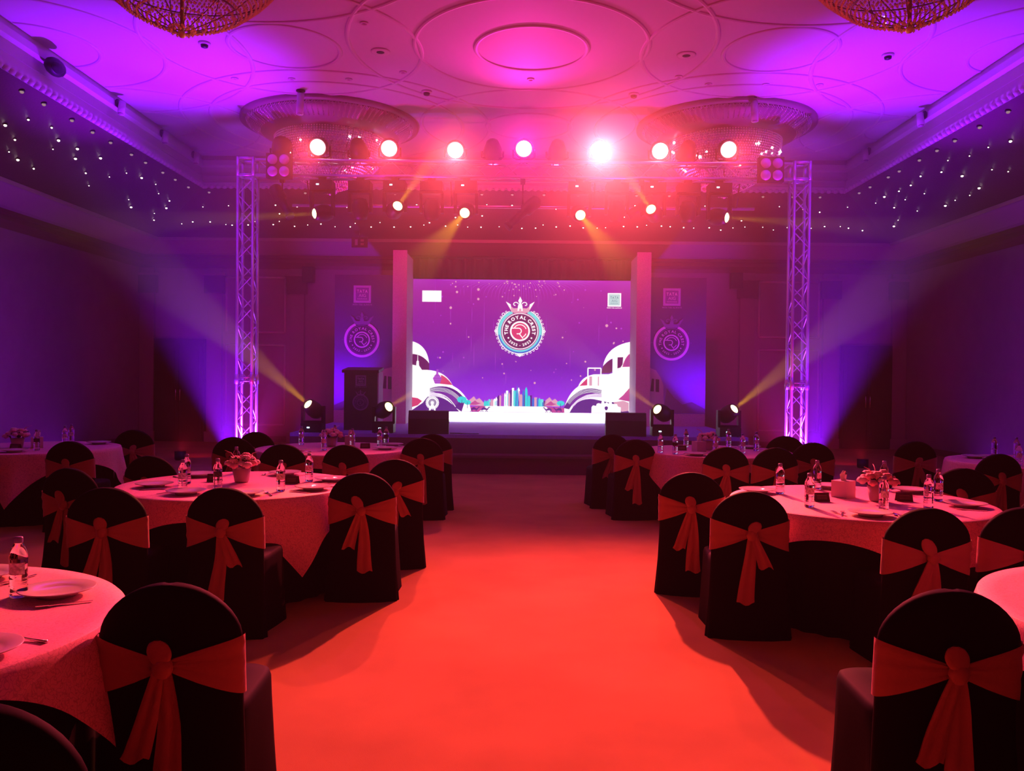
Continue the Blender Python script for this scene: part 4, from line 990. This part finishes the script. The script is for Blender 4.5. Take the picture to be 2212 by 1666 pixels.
# plates
def plate():
    t = thing('dinner_plate', 'p', 'plate', (0, 0, 0), 0, 'dinner plates on the tables')
    MB().lathe([(.062, .003), (.065, 0), (.07, .001), (.074, .012), (.132, .027), (.135, .030), (.131, .031), (.085, .018), (.075, .015), (0, .0145)], 40).build('dish', M['plate'], t)
    return t
PT = plate(); pt = snap(PT); first = [True]
PL = [(-1.75, 3.1, 'large plate in the foreground on the near left table'), (-1.62, 2.42, 'plate at the front edge of the near left table'), (-2.19, 3.33, 'plate at the far side of the near left table, cut by the frame'),
      (-2.34, 5.75, 'front left plate on the middle left table'), (-2.72, 6.1, 'leftmost plate on the middle left table'), (-1.92, 5.72, 'front centre plate on the middle left table'), (-1.52, 6.05, 'front right plate on the middle left table'), (-1.50, 6.55, 'right rear plate on the middle left table'), (-1.98, 6.92, 'plate behind the flowers on the middle left table'), (-2.64, 6.75, 'left rear plate on the middle left table'),
      (2.2, 5.18, 'front plate on the middle right table'), (1.78, 6.18, 'left rear plate on the middle right table'), (2.98, 6.30, 'right rear plate on the middle right table'), (3.02, 5.60, 'right plate on the middle right table'), (2.44, 6.48, 'rear plate behind the tissue box, middle right table'),
      (-1.54, 9.90, 'right rear plate on the left table nearest the stage'), (-1.55, 9.42, 'right plate on the left table nearest the stage'), (-2.47, 9.0, 'front left plate on the left table nearest the stage'),
      (1.95, 9.12, 'front plate on the right table nearest the stage'), (2.82, 10.15, 'right rear plate on the right table nearest the stage'), (-5.33, 8.62, 'front plate on the far left table'), (-5.0, 9.72, 'rear right plate on the far left table'), (5.05, 9.2, 'left plate on the far right table')]
for x, y, lb in PL: put(pt, first, PT, x, y, 0, lb)
# cutlery
def fork():
    t = thing('fork', 'f', 'fork', (0, 0, 0), 0, 'forks on the tables')
    mb = MB().box((0, -.04, .004), (.009, .10, .003)).box((0, .02, .005), (.006, .04, .003)).box((0, .045, .006), (.022, .018, .003))
    for k in range(4): mb.box((-.0095 + k * .0063, .073, .008), (.0032, .042, .0025))
    mb.build('shaft', M['steel'], t); return t
def spoon():
    t = thing('spoon', 's', 'spoon', (0, 0, 0), 0, 'spoons on the tables')
    MB().tube([(0, -.09, .004), (0, -.03, .005), (0, .03, .009), (0, .05, .007)], [.006, .004, .003, .004], 6).build('handle', M['steel'], t)
    MB().lathe([(.001, -.004), (.012, -.003), (.019, .002), (.017, .002), (.011, -.001), (.001, -.002)], 16, c=(0, .072, .006), rot=Matrix.Diagonal((1, 1.4, 1)).to_3x3()).build('bowl', M['steel'], t); return t
FK = fork(); fk = snap(FK); SPN = spoon(); spn = snap(SPN); f1 = [True]; f2 = [True]
where = {0: 'near left table', 1: 'middle left table', 2: 'middle right table', 3: 'left table nearest the stage', 4: 'right table nearest the stage', 5: 'far left table', 6: 'far right table'}
def tab(x, y): return min(range(7), key=lambda i: (TB[i][0] - x) ** 2 + (TB[i][1] - y) ** 2)
for x, y, lb in PL:
    k = tab(x, y); cx, cy_ = TB[k][0], TB[k][1]; a = math.atan2(y - cy_, x - cx); rz = a + pi / 2
    for s, tr, fl, ro, kn in ((-1, fk, f1, FK, 'fork'), (1, spn, f2, SPN, 'spoon')):
        px_, py_ = x + s * .165 * cos(rz), y + s * .165 * sin(rz)
        if math.hypot(px_ - cx, py_ - cy_) > .80 or k > 4: continue
        put(tr, fl, ro, px_, py_, rz + s * .12, kn + ' by the ' + lb.replace('the middle','middle').replace('the left','left').replace('the right','right').replace('the far','far').replace('the near','near'))
o = dup(fk, None, (2.02, 5.22, ZC_), R(8), 'fork standing out with its tines up at the front edge of the middle right table')
# tent cards
def tent():
    t = thing('tent_card', 't', 'card', (0, 0, 0), 0, 'tent cards on the tables')
    mb = MB(); a, b = (-.055, -.025, 0), (.055, -.025, 0); c_, d_ = (.055, 0, .06), (-.055, 0, .06); e, f = (-.055, .025, 0), (.055, .025, 0)
    mb.add([a, b, c_, d_], [(0, 1, 2, 3)], 0, False); mb.add([e, f, c_, d_], [(0, 1, 2, 3)], 0, False); mb.build('folded_card', M['card'], t)
    mb = MB(); n0 = -.026
    for zz in (.018, .028, .038): mb.add([(-.035, n0 + zz * .4 - .001, zz), (.035, n0 + zz * .4 - .001, zz), (.035, n0 + zz * .4 + .001, zz + .003), (-.035, n0 + zz * .4 + .001, zz + .003)], [(0, 1, 2, 3)], 0, False)
    mb.build('print', M['cardtext'], t); return t
TN = tent(); tn = snap(TN); first = [True]
for x, y, a, lb in [(2.11, 5.78, 5, 'dark tent card left of the tissue box on the middle right table'), (2.71, 5.83, -6, 'dark tent card right of the flowers on the middle right table'), (-2.40, 6.45, 4, 'dark tent card left of the flowers on the middle left table'), (-1.77, 6.38, -5, 'dark tent card right of the flowers on the middle left table'),
                    (-1.8, 9.55, 3, 'dark tent card right of the tissue box, left table nearest the stage'), (1.91, 9.75, 0, 'dark tent card left of the tissue box, right table nearest the stage'), (-5.50, 8.92, 4, 'dark tent card before the flowers on the far left table')]:
    put(tn, first, TN, x, y, R(a), lb)
# tissue boxes
def tissue():
    t = thing('tissue_box', 't', 'tissue box', (0, 0, 0), 0, 'cube tissue boxes on the tables')
    MB().box((0, 0, .06), (.12, .12, .12)).build('box', M['tissue'], t)
    MB().grid(lambda u, v: V(((.03 - .012 * v) * cos(2 * pi * u) + .018 * v * sin(2 * pi * u * 2 + 1), (.012 + .004 * v) * sin(2 * pi * u) + .008 * v * sin(6 * pi * u), .118 + .06 * v + .014 * v * sin(2 * pi * u * 2))), 24, 4, closed=True).build('tissue', M['paper'], t)
    return t
TS = tissue(); ts = snap(TS); first = [True]
for x, y, a, lb in [(2.35, 6.0, 38, 'cube tissue box left of the flowers on the middle right table'), (-2.05, 9.9, 10, 'cube tissue box beside the flowers, left table nearest the stage'), (2.08, 9.6, 20, 'cube tissue box on the right table nearest the stage'), (-5.40, 9.15, 30, 'cube tissue box behind the bottle on the far left table')]:
    put(ts, first, TS, x, y, R(a), lb)
# flowers
def flowers(x, y, seed, lb, s=1.0):
    rg = random.Random(seed); t = thing('flower_arrangement', lb, 'flowers', (x, y, ZC_), rg.uniform(0, 6), 'flower pots on the tables'); t.scale = (1.3, 1.3, 1.2)
    MB().lathe([(.001, 0), (.038, 0), (.042, .01), (.055, .09), (.052, .09), (.04, .02), (.001, .02)], 24).build('pot', M['pot'], t)
    for k in range(16):
        a = k * 2.4; rr_ = .018 + .075 * ((k + .5) / 16) ** .6; zz = .165 - .9 * rr_ * rr_ * 10 * .8 + rg.uniform(-.01, .01)
        c_ = V((rr_ * cos(a), rr_ * sin(a), max(.09, zz))); mb = MB(); r0 = rg.uniform(.026, .036)
        for lay in range(3):
            for p in range(6 - lay):
                an = 2 * pi * p / (6 - lay) + lay * .5; tilt = (.9, .55, .2)[lay]
                dr = V((cos(an) * tilt, sin(an) * tilt, 1 - tilt * .6)).normalized()
                mb.ball(c_ + dr * r0 * (.62 if lay == 0 else .5 if lay == 1 else .35), (r0 * .52, r0 * .52, r0 * .22), 8, rot=dr.to_track_quat('Z', 'Y').to_matrix())
        mb.ball(c_, r0 * .55, 10); mb.build('bloom', rg.choice(M['petal']), t)
    for k in range(9):
        a = k * .7 + .3; mb = MB(); L = rg.uniform(.025, .05); zt_ = rg.uniform(.07, .15)
        mb.grid(lambda u, v: V(((.05 + L * u) * cos(a) - (v - .5) * .035 * sin(pi * min(1, u + .05)) * sin(a), (.05 + L * u) * sin(a) + (v - .5) * .035 * sin(pi * min(1, u + .05)) * cos(a), zt_ + .03 * sin(u * 2.2) - .02 * abs(v - .5))), 6, 2)
        mb.build('leaf', M['leaf'], t)
    for k in range(2):
        a = rg.uniform(0, 6); MB().tube([(.02 * cos(a), .02 * sin(a), .12), (.07 * cos(a), .07 * sin(a), .19), (.11 * cos(a), .11 * sin(a), .205)], [.002, .003, .001], 6).build('sprig', M['petal'][1], t)
flowers(-2.18, 6.43, 1, 'round bunch of pink roses in a white pot, middle left table')
flowers(2.52, 5.82, 2, 'round bunch of pink roses in a pale pot, middle right table')
flowers(-2.24, 9.75, 3, 'low rose arrangement on the left table nearest the stage')
flowers(2.24, 9.85, 4, 'small pink flower arrangement on the right table nearest the stage')
flowers(-5.59, 9.1, 5, 'rose arrangement on the far left table by the wall')
flowers(5.8, 8.7, 6, 'flower arrangement on the far right table')
for o in list(bpy.data.objects):
    if o.name == 'g': bpy.data.objects.remove(o)
